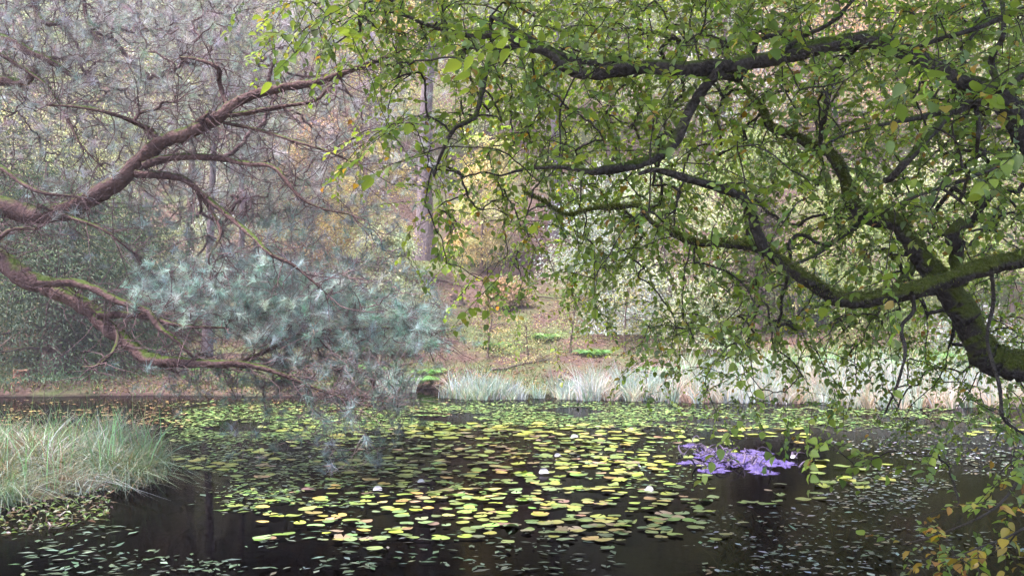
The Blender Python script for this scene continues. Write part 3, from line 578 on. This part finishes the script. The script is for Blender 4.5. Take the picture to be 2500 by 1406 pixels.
# underwater weed in the near right shallows
n = 3200; px, py = U(1750, 2600, n), U(1190, 1430, n); x, d = water_at(px, py); L = R.uniform(.1, .35, n)
V, Q, c = blades(x, d, np.full(n, -.22), L * .5, R.uniform(.5, 1.4, n), R.uniform(.5, 1.5, n), np.full(n, .006), pal([(.30, .28, .08), (.36, .22, .08), (.22, .28, .10)], n), 5)
V[:, 2] = np.minimum(V[:, 2], -.012)
obj('submerged_weed', mesh('submerged_weed', V, Q, M_GRASS, c), label='brown green weed under the water in the near right shallows', category='water weed', kind='stuff')

# ------------------------------------------------------------------ near trees: boughs drawn limb by limb, twigs grown from them
BO = []
def bough(parent, origin, pts, d0, d1, mat, name='bough', sides=14, dw=.0, thin=.66):
    p = np.asarray(pts, float); n = max(24, len(p) * 7); q = smooth_line(p, n); s = np.linspace(0, 1, n)
    d = d0 + (d1 - d0) * s + dw * np.sin(s * 7)
    c = P(q[:, 0], q[:, 1], d); r = np.maximum(q[:, 2] * thin, 3) / 2 / F * d
    lump = 1 + .07 * np.sin(s * n * .9 + p[0, 0]) * np.sin(s * n * .37)
    c = c + R.normal(0, 1, c.shape) * (r * .05)[:, None]
    V, Q = tubes(c[None], (r * lump)[None], sides, (.1, 1, .15), .06)
    k = np.arange((n - 1) * sides, n * sides); tip = [[*k[::-1]]]
    BO.append(obj(name, mesh(name, V - origin, [Q, np.array(tip)], mat, None, True), parent))
    return np.c_[c, r]
def grow(skel, targets, up=.1, wig=.06, K=6, keep=None):
    n0 = len(skel); M = len(targets); nodes = np.empty((n0 + M * K, 3)); nodes[:n0] = skel; par = np.full(n0 + M * K, -1)
    dm = np.array([((skel - t) ** 2).sum(1).min() for t in targets]); order = np.argsort(dm); cnt = n0; path = np.empty((M, K + 1), int)
    s = np.linspace(0, 1, K + 1)[1:, None]
    for k, ti in enumerate(order):
        t = targets[ti]; j = int(((nodes[:cnt] - t) ** 2).sum(1).argmin()); a = nodes[j]; v = t - a; L = np.linalg.norm(v)
        w = np.cumsum(R.normal(0, 1, (K, 3)), 0) * wig * L * .6; w -= s * w[-1]
        q = a + v * s + w; q[:, 2] += (4 * s * (1 - s))[:, 0] * up * L
        nodes[cnt:cnt + K] = q; path[k] = [j, *range(cnt, cnt + K)]; par[cnt] = j; par[cnt + 1:cnt + K] = np.arange(cnt, cnt + K - 1); cnt += K
    load = np.zeros(cnt); load[path[:, -1]] = 1
    for k in range(cnt - 1, n0 - 1, -1): load[par[k]] += load[k]
    return nodes, path, load, order

# --- broadleaf tree leaning in from the right
TO = np.array([4.35, 6.2, float(gz(4.35, 6.2)) - .1])
T1 = thing('leaning_tree', TO, 'dark mossy broadleaf tree reaching in from the right with green and yellow leaves', 'tree')
sk = []
tr = smooth_line([(4.35, 6.2, TO[2], .34), (4.3, 6.25, .7, .25), (4.25, 6.2, 1.6, .21), (4.1, 6.0, 2.5, .19), (3.95, 5.8, 3.4, .16), (4.1, 5.8, 4.6, .13), (4.0, 5.7, 6.2, .09), (4.2, 5.6, 8, .04)], 60)
V, Q = tubes(tr[None, :, :3], tr[None, :, 3], 16, (.1, 1, 0), .04); obj('trunk', MB().add(V - TO, Q).build('trunk', M_BARK, True), T1); sk.append(tr)
BR = [  # pixel x, y, width; distance at both ends
 ([(2760, 620, 95), (2600, 470, 85), (2500, 335, 76), (2440, 240, 70), (2330, 190, 62), (2230, 140, 62), (2130, 100, 56), (2000, 115, 55), (1880, 145, 52), (1700, 168, 52), (1560, 165, 48), (1450, 180, 42), (1390, 170, 38), (1340, 130, 32), (1270, 105, 26), (1220, 85, 22), (1160, 90, 18), (1090, 75, 15), (1040, 60, 14), (980, 35, 12), (930, 30, 9), (850, 45, 5)], 5.8, 6.0, M_BARKB),
 ([(2740, 560, 75), (2620, 595, 68), (2500, 630, 62), (2400, 652, 62), (2300, 690, 60), (2200, 715, 58), (2100, 732, 56), (2040, 728, 50), (1980, 690, 46), (1920, 650, 42), (1860, 610, 36), (1790, 598, 26), (1690, 590, 22), (1640, 570, 18), (1590, 540, 16), (1560, 505, 15), (1500, 508, 12), (1440, 512, 10), (1380, 525, 9), (1330, 495, 7), (1280, 470, 5)], 5.7, 5.2, M_BARK),
 ([(2800, 830, 125), (2620, 870, 110), (2500, 890, 98), (2450, 885, 100), (2400, 860, 96), (2370, 800, 92), (2340, 740, 88), (2290, 680, 76), (2255, 640, 66), (2225, 590, 58), (2180, 540, 58), (2120, 530, 52), (2080, 490, 48), (2060, 430, 40), (2030, 380, 34), (1990, 360, 32), (1930, 330, 26), (1880, 310, 24), (1860, 270, 22), (1835, 240, 18), (1805, 195, 10)], 6.3, 6.9, M_BARK),
 ([(1760, 170, 34), (1720, 215, 34), (1690, 260, 34), (1645, 350, 36), (1600, 385, 34), (1540, 405, 34), (1480, 415, 32), (1440, 420, 24), (1380, 408, 18), (1290, 412, 12), (1220, 430, 6)], 5.85, 5.5, M_BARKB),
 ([(1870, 615, 36), (1845, 560, 36), (1830, 510, 34), (1800, 475, 34), (1740, 455, 30), (1660, 430, 26), (1600, 415, 20), (1560, 425, 12)], 5.3, 5.0, M_BARKB),
 ([(1320, 125, 20), (1250, 115, 22), (1195, 158, 20), (1175, 230, 18), (1160, 285, 17), (1110, 315, 15), (1080, 370, 12), (1060, 430, 7)], 5.95, 5.7, M_BARKB),
 ([(1500, 160, 26), (1400, 145, 24), (1330, 115, 22), (1240, 65, 20), (1200, 40, 10)], 5.9, 6.2, M_BARKB),
 ([(2350, 690, 40), (2335, 650, 46), (2335, 605, 46), (2322, 572, 44), (2345, 548, 36), (2375, 550, 20)], 6.4, 6.6, M_BARK),
 ([(2450, 240, 40), (2390, 250, 34), (2320, 275, 32), (2270, 330, 27), (2230, 375, 26), (2180, 430, 26), (2160, 442, 20)], 5.75, 5.4, M_BARKB),
 ([(2320, 270, 24), (2230, 290, 18), (2150, 305, 12), (2060, 330, 6)], 5.7, 5.3, M_BARKB),
 ([(2560, 150, 30), (2500, 182, 28), (2440, 215, 30), (2400, 232, 24)], 5.6, 5.8, M_BARKB),
 ([(2600, 0, 24), (2500, 22, 20), (2380, 70, 18), (2300, 95, 16), (2220, 122, 10)], 5.2, 5.5, M_BARKB),
 ([(1900, 130, 18), (1960, 90, 16), (2030, 55, 15), (2090, -10, 14), (2120, -60, 10)], 5.8, 5.9, M_BARKB),
 ([(2090, 120, 16), (2055, 150, 18), (2028, 205, 24), (2016, 270, 20), (2005, 330, 14), (2000, 380, 8)], 5.8, 6.6, M_BARKB),
 ([(2620, 360, 20), (2490, 388, 17), (2350, 440, 15), (2230, 482, 11), (2150, 520, 6)], 5.0, 5.0, M_BARKB),
 ([(2110, 540, 20), (2050, 580, 18), (1990, 622, 15), (1930, 650, 8)], 6.7, 5.6, M_BARKB),
 ([(2240, 610, 32), (2225, 660, 28), (2195, 690, 24), (2180, 722, 14)], 6.6, 6.2, M_BARK),
 ([(2225, 715, 16), (2230, 760, 15), (2200, 800, 14), (2210, 860, 12), (2190, 940, 10), (2160, 1010, 7)], 5.6, 5.3, M_TWIG),
 ([(2420, 660, 16), (2425, 740, 14), (2410, 830, 12), (2440, 940, 14), (2450, 1020, 12), (2500, 1060, 8)], 5.5, 5.2, M_TWIG),
 ([(2380, 250, 16), (2390, 310, 15), (2385, 370, 12)], 5.7, 5.5, M_TWIG),
 ([(2440, 215, 26), (2420, 150, 22), (2450, 80, 16), (2440, -40, 12)], 5.75, 5.9, M_BARKB),
 ([(2620, 1000, 12), (2520, 1120, 10), (2440, 1230, 9), (2330, 1290, 7), (2200, 1330, 4)], 4.6, 4.1, M_TWIG),
 ([(2600, 1220, 10), (2480, 1300, 8), (2380, 1340, 6), (2260, 1390, 4)], 4.4, 4.0, M_TWIG),
]
for pts, d0, d1, mt in BR: sk.append(bough(T1, TO, pts, d0, d1, mt, 'bough' if max(p[2] for p in pts) > 21 else 'branch', 14 if max(p[2] for p in pts) > 21 else 8, .12, .76 if mt is M_BARK and pts[0][0] > 2750 else .72))
SK = np.concatenate(sk)
GRID = ['0000 2567 7888 9999', '0000 0025 7877 7789', '0000 0134 6753 6778', '0000 0014 5765 5667', '0000 0001 2344 4444', '0000 0000 0134 4444', '0000 0000 0001 1122', '0000 0000 0000 0001', '0000 0000 0000 0011']
N1 = 3150
tp = grid_sample(GRID, N1); d = np.where(R.uniform(0, 1, N1) < .07, R.uniform(4.3, 5.6, N1), R.uniform(5.9, 9.4, N1)); d = np.where((tp[:, 0] > 2200) & (tp[:, 1] > 560) & (tp[:, 1] < 960), R.uniform(7.2, 9.6, N1), d); d = np.where(tp[:, 1] > 1080, R.uniform(3.8, 5.0, N1), d); d = np.where(tp[:, 0] < 1100, R.uniform(5.2, 7.2, N1), d)
XB = np.array([(1105, 110), (1135, 75), (1160, 120), (1185, 165), (1205, 120), (1150, 170), (1215, 60), (1250, 80), (2200, 225), (2250, 160), (2310, 160), (2400, 225), (2430, 240), (2380, 235), (2440, 410), (2480, 430), (2490, 60), (1940, 50), (935, 330), (1000, 300), (960, 400), (680, 80), (720, 130), (800, 40), (860, 90), (2230, 240)], float)
tp = np.r_[tp, XB]; d = np.r_[d, R.uniform(4.0, 4.8, len(XB))]; N1 = len(tp); near = np.arange(N1) >= N1 - len(XB)
tg = P(tp[:, 0], tp[:, 1], d); tg[:, 2] = np.maximum(tg[:, 2], .22)
nodes, path, load, order = grow(SK[:, :3], tg, .08, .035, 7)
tp = tp[order]; near = near[order]; pp = nodes[path]; lr = np.maximum(.0016, .0016 * np.maximum(load[path], 1) ** .45); lr[:, 0] = lr[:, 1]
V, Q = tubes(pp, np.minimum(lr, .035), 5, (.3, 1, .2)); obj('twigs', MB().add(V - TO, Q).build('twigs', M_TWIG, True), T1, kind='stuff')
# leaves: flat alternate sprays along the end of each twig
K1 = 12
tip = pp[:, -1]; dr = nrm(pp[:, -1] - pp[:, -4]); ang = R.uniform(0, 2 * np.pi, N1)
ext = nrm(dr + np.c_[R.normal(0, .5, (N1, 2)), R.normal(-.25, .3, N1)])
f = (np.arange(K1)[None, :, None] + R.uniform(-.3, .3, (N1, K1, 1))) / K1
Ls = R.uniform(.22, .42, (N1, 1, 1)); bs = tip[:, None] + ext[:, None] * (f - .45) * Ls; bs[..., 2] -= ((f - .2).clip(0) ** 2)[..., 0] * .10
upv = nrm(np.c_[R.normal(0, .28, (N1, 2)), np.ones(N1)]); sdv = nrm(np.cross(ext, upv)); sgn = np.where(np.arange(K1) % 2, 1, -1)[None, :, None]
ld = ext[:, None] * .65 + sdv[:, None] * sgn * .8 + R.normal(0, .28, (N1, K1, 3)) + [0, 0, -.18]
ln_ = upv[:, None] + R.normal(0, .30, (N1, K1, 3))
bs, ld, ln_ = bs.reshape(-1, 3), ld.reshape(-1, 3), ln_.reshape(-1, 3); NL = len(bs)
Ll = (.042 * R.lognormal(0, .25, NL)).clip(.02, .066) * np.where(np.repeat(near, K1), 1.35, 1); Wl = Ll * R.uniform(.6, .75, NL)
lp = np.repeat(tp, K1, 0); gold = (lp[:, 1] > 1190) & (lp[:, 0] > 1950)
LG = [(.17, .255, .045), (.23, .325, .055), (.125, .20, .05), (.30, .39, .06), (.165, .215, .09)]; LY = [(.36, .24, .03), (.33, .28, .05), (.29, .155, .04)]
lc = pal(LG, N1, .2)[np.repeat(np.arange(N1), K1)] * .5 + pal(LG, NL, .22) * .5
yl = R.uniform(0, 1, NL) < np.where(gold, .5, .04); lc[yl] = pal(LY, yl.sum(), .2)
# thin spray twig through each leaf group
V, Q = tubes(np.stack([tip - ext * Ls[:, 0] * .45, tip, tip + ext * Ls[:, 0] * .5 - [0, 0, .02]], 1), np.tile([.0018, .0016, .0008], (N1, 1)), 4, (.3, 1, .2))
obj('twigs', MB().add(V - TO, Q).build('twigs', M_TWIG), T1, kind='stuff')
# the 300 leaves that show largest are parts of their own
px, py = pix(bs); nn = nrm(np.cross(nrm(ld), nrm(np.cross(nrm(ld), ln_)))); face = np.abs((nn * nrm(bs - [0, 0, CAM_H])).sum(1))
score = np.where((px > 0) & (px < 2500) & (py > 0) & (py < 1406), Ll / bs[:, 1] * (.3 + face), 0); big = np.argsort(-score)[:300]
rest = np.ones(NL, bool); rest[big] = False
V, T = leaves(bs[rest], ld[rest], ln_[rest], Ll[rest], Wl[rest], .14, True); obj('foliage', mesh('foliage', V - TO, T, M_LEAF, np.repeat(lc[rest], 7, 0)), T1, kind='stuff')
ML = {'green': leaf_mat('leaf_green', .35, .5, .5, [(0, LG[2]), (.5, LG[1]), (1, LG[3])]), 'yellow': leaf_mat('leaf_yellow', .4, .42, .4, [(0, LY[0]), (.5, LY[1]), (1, LY[2])])}
def one_leaf(mat):
    ys = np.array([0, .12, .3, .5, .7, .87, 1]); ws = np.array([.02, .36, .49, .47, .33, .15, 0]); V, Q = [], []
    for y, w in zip(ys, ws): V += [(-w, y / .68, .14 * w / .5 - .12 * y * y), (0, y / .68, -.12 * y * y - .02), (w, y / .68, .14 * w / .5 - .12 * y * y)]
    for k in range(6): Q += [[3 * k, 3 * k + 1, 3 * k + 4, 3 * k + 3], [3 * k + 1, 3 * k + 2, 3 * k + 5, 3 * k + 4]]
    return mesh('leaf', np.array(V) * .68, np.array(Q), mat, None, True)
LM = {k: one_leaf(v) for k, v in ML.items()}
for k in big:
    y = nrm(ld[k]); x = nrm(np.cross(y, ln_[k])); z = np.cross(x, y)
    o = obj('leaf', LM['yellow' if yl[k] else 'green'], T1); mt = Matrix(np.c_[x, y, z].tolist()).to_4x4() @ Matrix.Scale(float(Ll[k]), 4); mt.translation = Vector(bs[k] - TO); o.matrix_local = mt
# moss fuzz on the leaning stem and the low bough
for s_, n, bo in ((sk[3], 9000, BO[2]), (sk[2], 6000, BO[1])):
    mb = MB()
    i = R.integers(0, len(s_), n); a = R.normal(0, .85, n); tt = nrm(np.gradient(s_[:, :3], axis=0))[i]; sd_ = nrm(np.cross(tt, np.array([.1, 1, .15]))); fr_ = np.cross(tt, sd_)
    upd = sd_ * np.sign(sd_[:, 2:3]); od = nrm(upd * np.cos(a)[:, None] + fr_ * np.sin(a)[:, None])
    p = s_[i, :3] + tt * R.uniform(-.02, .02, n)[:, None] + od * (s_[i, 3] * .96)[:, None]
    ok = (wob(p[:, 0] * 6, p[:, 2] * 6, 1., 1) > -.35)
    V, T = leaves(p[ok], od[ok] * .8 + [0, 0, -.55] + R.normal(0, .3, (ok.sum(), 3)), unit(ok.sum()), R.uniform(.012, .03, ok.sum()), np.full(ok.sum(), .004)); mb.add(V - TO, T, np.repeat(pal([(.09, .11, .018), (.13, .155, .03), (.19, .21, .045)], ok.sum(), .2), 4, 0))
    obj('moss', mb.build('moss', M_GRASS), bo, kind='stuff')

def shade_canopy(parent, org, c, rad, n, cols, size, top, root):  # unseen crown above the view, added to shade the foreground
    p = unit(n) * R.uniform(0, 1, (n, 1)) ** .4 * rad + c; cc = unit(60) * rad * .8 + c; k = R.integers(0, 60, n); p = p * .45 + .55 * (cc[k] + R.normal(0, .55, (n, 3)))
    p = p[p[:, 2] > np.maximum(top, 1.8 + .37 * np.maximum(p[:, 1], 0))]; n = len(p)
    V, T = leaves(p, unit(n) + [0, 0, -.3], unit(n) * .5 + [0, 0, 1], R.uniform(.6, 1.2, n) * size, R.uniform(.5, .7, n) * size)
    obj('crown', mesh('crown', V - org, T, M_LEAF, np.repeat(pal(cols, n), 4, 0)), parent, kind='stuff')  # leaves of the added shading crown
    cc = cc[cc[:, 2] > np.maximum(top, 1.9 + .38 * np.maximum(cc[:, 1], 0))][:14]; u = np.linspace(0, 1, 9)[None, :, None]; L = np.array(root) * (1 - u) + cc[:, None] * u + R.normal(0, .05, (len(cc), 9, 3)); L[..., 2] += .5 * (u * (1 - u))[..., 0] * 4
    V, Q = tubes(L, np.linspace(.055, .012, 9)[None] * np.ones((len(cc), 1)), 6, (.1, .2, 1)); obj('shade_canopy_limbs', MB().add(V - org, Q).build('shade_canopy_limbs', M_TWIG, True), parent, kind='stuff')  # limbs to carry the added canopy
shade_canopy(T1, TO, np.array([1.0, 4.6, 6.8]), np.array([6.2, 5.0, 2.2]), 34000, LG, .13, 4.2, (4.1, 5.65, 7.2))  # added out of view to shade the near boughs and water
# --- pine reaching in from the left
TP = np.array([-8.2, 11, float(gz(-8.2, 11)) - .1])
T2 = thing('leaning_pine', TP, 'old pine with reddish mossy limbs and blue green needles reaching in from the left', 'tree')
sk = []
tr = smooth_line([(-8.2, 11, TP[2], .5), (-8.0, 11, 1, .36), (-7.7, 10.8, 2.2, .32), (-7.5, 10.8, 3.4, .28), (-7.6, 11, 4.8, .24), (-7.4, 11.2, 6.5, .16), (-7.2, 11.3, 9, .06)], 60)
V, Q = tubes(tr[None, :, :3], tr[None, :, 3], 16, (.1, 1, 0), .05); obj('trunk', MB().add(V - TP, Q).build('trunk', M_PINEBARK, True), T2); sk.append(tr)
PR = [
 ([(-380, 470, 95), (-180, 500, 88), (0, 507, 76), (80, 525, 72), (160, 515, 70), (220, 485, 68), (290, 440, 62), (350, 385, 58), (400, 345, 52), (460, 325, 48), (530, 290, 46), (570, 255, 38), (640, 225, 34), (700, 213, 32), (780, 200, 26), (860, 170, 22), (930, 145, 18), (985, 122, 8)], 10.4, 9.2),
 ([(-420, 480, 100), (-200, 540, 92), (0, 635, 80), (60, 680, 74), (110, 695, 70), (160, 720, 64), (230, 765, 60), (250, 790, 58), (300, 825, 54), (350, 870, 48), (390, 880, 44), (450, 885, 36), (530, 888, 30), (600, 890, 24), (680, 910, 18), (740, 935, 14), (820, 965, 8), (900, 990, 5)], 10.3, 9.0),
 ([(85, 688, 40), (130, 690, 36), (180, 690, 32), (230, 705, 30), (290, 735, 28), (360, 760, 26), (390, 800, 22), (430, 830, 16), (460, 860, 12), (472, 872, 8)], 9.75, 9.2),
 ([(235, 770, 30), (300, 768, 26), (370, 775, 20), (440, 795, 15), (550, 800, 8)], 9.6, 9.3),
 ([(570, 888, 16), (620, 870, 17), (680, 840, 19), (710, 825, 17), (760, 805, 15), (850, 805, 12), (940, 800, 9), (1050, 815, 5)], 9.2, 10.2),
 ([(385, 352, 26), (372, 322, 23), (330, 300, 18), (280, 280, 15), (200, 262, 12), (115, 257, 8)], 9.8, 9.5),
 ([(325, 298, 14), (345, 275, 13), (385, 265, 11), (398, 250, 9), (432, 250, 6)], 9.7, 9.5),
 ([(440, 330, 24), (480, 300, 20), (502, 283, 16), (507, 272, 8)], 9.7, 9.5),
 ([(560, 262, 18), (545, 235, 18), (535, 195, 19), (530, 165, 17), (480, 145, 12), (440, 140, 7)], 9.6, 9.9),
 ([(565, 282, 20), (680, 262, 16), (770, 245, 14), (800, 215, 10), (830, 190, 5)], 9.6, 9.3),
 ([(545, 300, 13), (640, 320, 12), (720, 345, 11), (800, 370, 9), (880, 405, 5)], 9.6, 9.0),
 ([(350, 405, 32), (420, 385, 28), (520, 385, 23), (600, 400, 19), (670, 410, 17), (730, 480, 11), (790, 510, 8), (860, 525, 4)], 9.8, 9.2),
 ([(330, 425, 30), (440, 435, 25), (500, 480, 22), (560, 530, 20), (620, 580, 18), (660, 620, 14), (720, 650, 11), (800, 720, 6)], 9.9, 9.1),
 ([(480, 468, 14), (515, 515, 12), (538, 570, 11), (510, 630, 8), (520, 680, 5)], 9.7, 9.4),
 ([(-300, 60, 50), (-120, 75, 44), (0, 95, 38), (80, 130, 30), (130, 155, 25), (185, 192, 12)], 11.5, 11),
 ([(-300, 215, 50), (-120, 205, 42), (0, 198, 36), (60, 200, 30), (110, 150, 24), (150, 140, 10)], 11.5, 11.2),
 ([(-20, 120, 14), (60, 170, 14), (120, 215, 13), (170, 300, 12), (195, 350, 9), (240, 400, 5)], 11.2, 10.4),
 ([(200, -30, 16), (215, 60, 17), (235, 90, 15), (258, 107, 7)], 12, 11.6),
 ([(75, -30, 24), (95, 40, 22), (130, 60, 18), (170, 40, 10)], 12, 11.8),
 ([(-200, 380, 26), (-20, 402, 20), (50, 445, 17), (110, 472, 13), (200, 480, 7)], 10.6, 10.0),
 ([(90, 500, 18), (170, 530, 15), (250, 560, 12), (330, 620, 7)], 10.1, 9.8),
 ([(-120, 610, 30), (-20, 590, 20), (30, 560, 14), (90, 560, 7)], 10.2, 9.6),
 ([(210, 745, 14), (280, 800, 14), (280, 850, 12), (240, 890, 8), (200, 895, 5)], 9.6, 9.3),
]
for pts, d0, d1 in PR: sk.append(bough(T2, TP, pts, d0, d1, M_PINEBARK, 'bough' if max(p[2] for p in pts) > 21 else 'branch', 14 if max(p[2] for p in pts) > 21 else 8, .12))
SK = np.concatenate(sk)
PG = ['5677 5300 0000 0000', '5666 5420 0000 0000', '2344 5530 0000 0000', '1224 5410 0000 0000', '0379 9950 0000 0000', '0037 7770 0000 0000', '0001 2330 0000 0000', '0000 0000 0000 0000', '0000 0000 0000 0000']
N2 = 3000
tp = grid_sample(PG, N2)
y_, x_ = tp[:, 1], tp[:, 0]
shelf = np.interp(x_, [230, 420, 560, 900, 1110], [700, 640, 610, 690, 790])
teal = (y_ > shelf) & (y_ < np.interp(x_, [380, 560, 700, 1110], [740, 800, 850, 850]))
keep = ((y_ < shelf + 5) & (R.uniform(0, 1, N2) < np.where(y_ > 560, .30, 1)) | teal | (y_ > 860) & (R.uniform(0, 1, N2) < .8)) & ~((x_ > 1000) & (y_ > 860)) & ~((x_ > 1110)) & ~((x_ < 330) & (y_ > 660) & (R.uniform(0, 1, N2) < .8))
tp, teal = tp[keep], teal[keep]; N2 = len(tp)
d = np.where(teal, R.uniform(9.2, 11.5, N2), np.where(tp[:, 1] < 560, R.uniform(10.1, 14, N2), np.where(tp[:, 0] < 720, R.uniform(9.9, 11.6, N2), R.uniform(8.8, 10.6, N2))))
tg = P(tp[:, 0], tp[:, 1], d); tg[:, 2] = np.maximum(tg[:, 2], .12)
nodes, path, load, order = grow(SK[:, :3], tg, -.04, .09, 7)
teal = teal[order]; pp = nodes[path]; lr = np.maximum(.0022, .0022 * np.maximum(load[path], 1) ** .45); lr[:, 0] = lr[:, 1]
V, Q = tubes(pp, np.minimum(lr, .035), 5, (.3, 1, .2)); obj('twigs', MB().add(V - TP, Q).build('twigs', M_PINETWIG, True), T2, kind='stuff')
# bare curly side twigs
n = 8500; i = R.integers(0, len(pp), n); st = pp[i, R.integers(2, 7, n)]; L = R.uniform(.15, .6, n); hd = unit(n) * [1, .7, .9]; K = 7
dirs = hd[:, None] + np.cumsum(R.normal(0, .24, (n, K, 3)), 1) + np.array([0, 0, .10]) * np.arange(K)[None, :, None]; q = np.concatenate([st[:, None], st[:, None] + np.cumsum(nrm(dirs), 1) * (L / K)[:, None, None]], 1)
V, Q = tubes(q, np.tile(np.linspace(.0024, .001, K + 1), (n, 1)), 4, (.3, 1, .2)); obj('twigs', MB().add(V - TP, Q).build('twigs', M_PALETWIG), T2, kind='stuff')
# and short curved shoots straight off the limbs
n2 = 2000; w = np.linalg.norm(np.diff(SK[:, :3], axis=0, append=SK[-1:, :3]), axis=1).clip(0, .3) * (SK[:, 3] < .16); st = SK[R.choice(len(SK), n2, p=w / w.sum()), :3]; L2 = R.uniform(.15, .75, n2); hd2 = unit(n2) * [.8, .4, .8] + [.35, 0, -.1]
dirs = hd2[:, None] + np.cumsum(R.normal(0, .26, (n2, K, 3)), 1) + np.array([.06, 0, .02]) * np.arange(K)[None, :, None]; q2 = np.concatenate([st[:, None], st[:, None] + np.cumsum(nrm(dirs), 1) * (L2 / K)[:, None, None]], 1)
V, Q = tubes(q2, np.linspace(1, .3, K + 1)[None] * (.0022 + .006 * L2 ** 1.5)[:, None], 5, (.3, 1, .2)); obj('twigs', MB().add(V - TP, Q).build('twigs', M_PINETWIG), T2, kind='stuff')
q = np.concatenate([q, q2[::6]])
# needle tufts at the twig ends
tips = np.concatenate([pp[:, -1], pp[teal, -1] + R.normal(0, .09, (teal.sum(), 3)), q[::6, -1]]); td = np.concatenate([nrm(pp[:, -1] - pp[:, -3]), nrm(pp[teal, -1] - pp[teal, -2]), nrm(q[::6, -1] - q[::6, -3])]); tl = np.concatenate([teal, np.ones(teal.sum(), bool), np.zeros(len(q[::6]), bool)]); NT = len(tips)
KN = 88; td = nrm(td + np.c_[R.normal(0, .3, (NT, 2)), R.uniform(.2, .9, NT)])
f = R.uniform(0, 1, (NT, KN, 1)); bs = tips[:, None] - td[:, None] * f * .09
nd = td[:, None] * R.uniform(.35, 1.1, (NT, KN, 1)) + nrm(R.normal(0, 1, (NT, KN, 3))) * .85
cl = np.where(tl[:, None], pal([(.42, .57, .55), (.51, .64, .63), (.31, .46, .43)], NT, .15), pal([(.40, .45, .45), (.48, .51, .54), (.32, .38, .37), (.52, .48, .54)], NT, .15))  # tufts off the shelf are pale lilac, haze put into needle colour
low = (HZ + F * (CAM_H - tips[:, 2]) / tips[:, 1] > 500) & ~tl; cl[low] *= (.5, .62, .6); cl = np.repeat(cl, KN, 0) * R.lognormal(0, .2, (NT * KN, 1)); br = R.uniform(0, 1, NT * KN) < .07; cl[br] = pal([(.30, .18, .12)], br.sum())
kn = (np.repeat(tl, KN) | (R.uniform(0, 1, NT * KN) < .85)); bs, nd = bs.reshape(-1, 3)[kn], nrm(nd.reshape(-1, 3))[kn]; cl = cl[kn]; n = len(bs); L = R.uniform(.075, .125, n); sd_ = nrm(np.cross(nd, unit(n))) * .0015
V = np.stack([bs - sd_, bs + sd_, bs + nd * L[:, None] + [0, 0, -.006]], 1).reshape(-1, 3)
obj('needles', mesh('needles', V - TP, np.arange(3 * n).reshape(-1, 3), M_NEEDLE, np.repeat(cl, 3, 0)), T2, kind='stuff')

shade_canopy(T2, TP, np.array([-6.8, 10, 9.0]), np.array([4.6, 4.4, 2.6]), 4500, [(.10, .16, .13), (.14, .20, .17)], .11, 7.0, (-7.2, 11.3, 8.6))  # sparse unseen pine crown, added for its shade
# ------------------------------------------------------------------ the misty air of the wood
m = bpy.data.materials.new('haze_air'); m.use_nodes = True; N, Lk = m.node_tree.nodes, m.node_tree.links; N.remove(N['Principled BSDF'])
pv = N.new('ShaderNodeVolumePrincipled'); pv.inputs['Color'].default_value = (.95, .87, 1, 1); pv.inputs['Density'].default_value = .0014; pv.inputs['Anisotropy'].default_value = .2
Lk.new(pv.outputs[0], N['Material Output'].inputs['Volume'])
x0, x1, y0, y1, z0, z1 = -125, 125, -32, 130, -2.5, 62
obj('haze', mesh('haze', [(x, y, z) for z in (z0, z1) for y in (y0, y1) for x in (x0, x1)], [[0, 2, 3, 1], [4, 5, 7, 6], [0, 1, 5, 4], [2, 6, 7, 3], [0, 4, 6, 2], [1, 3, 7, 5]], m), kind='stuff')
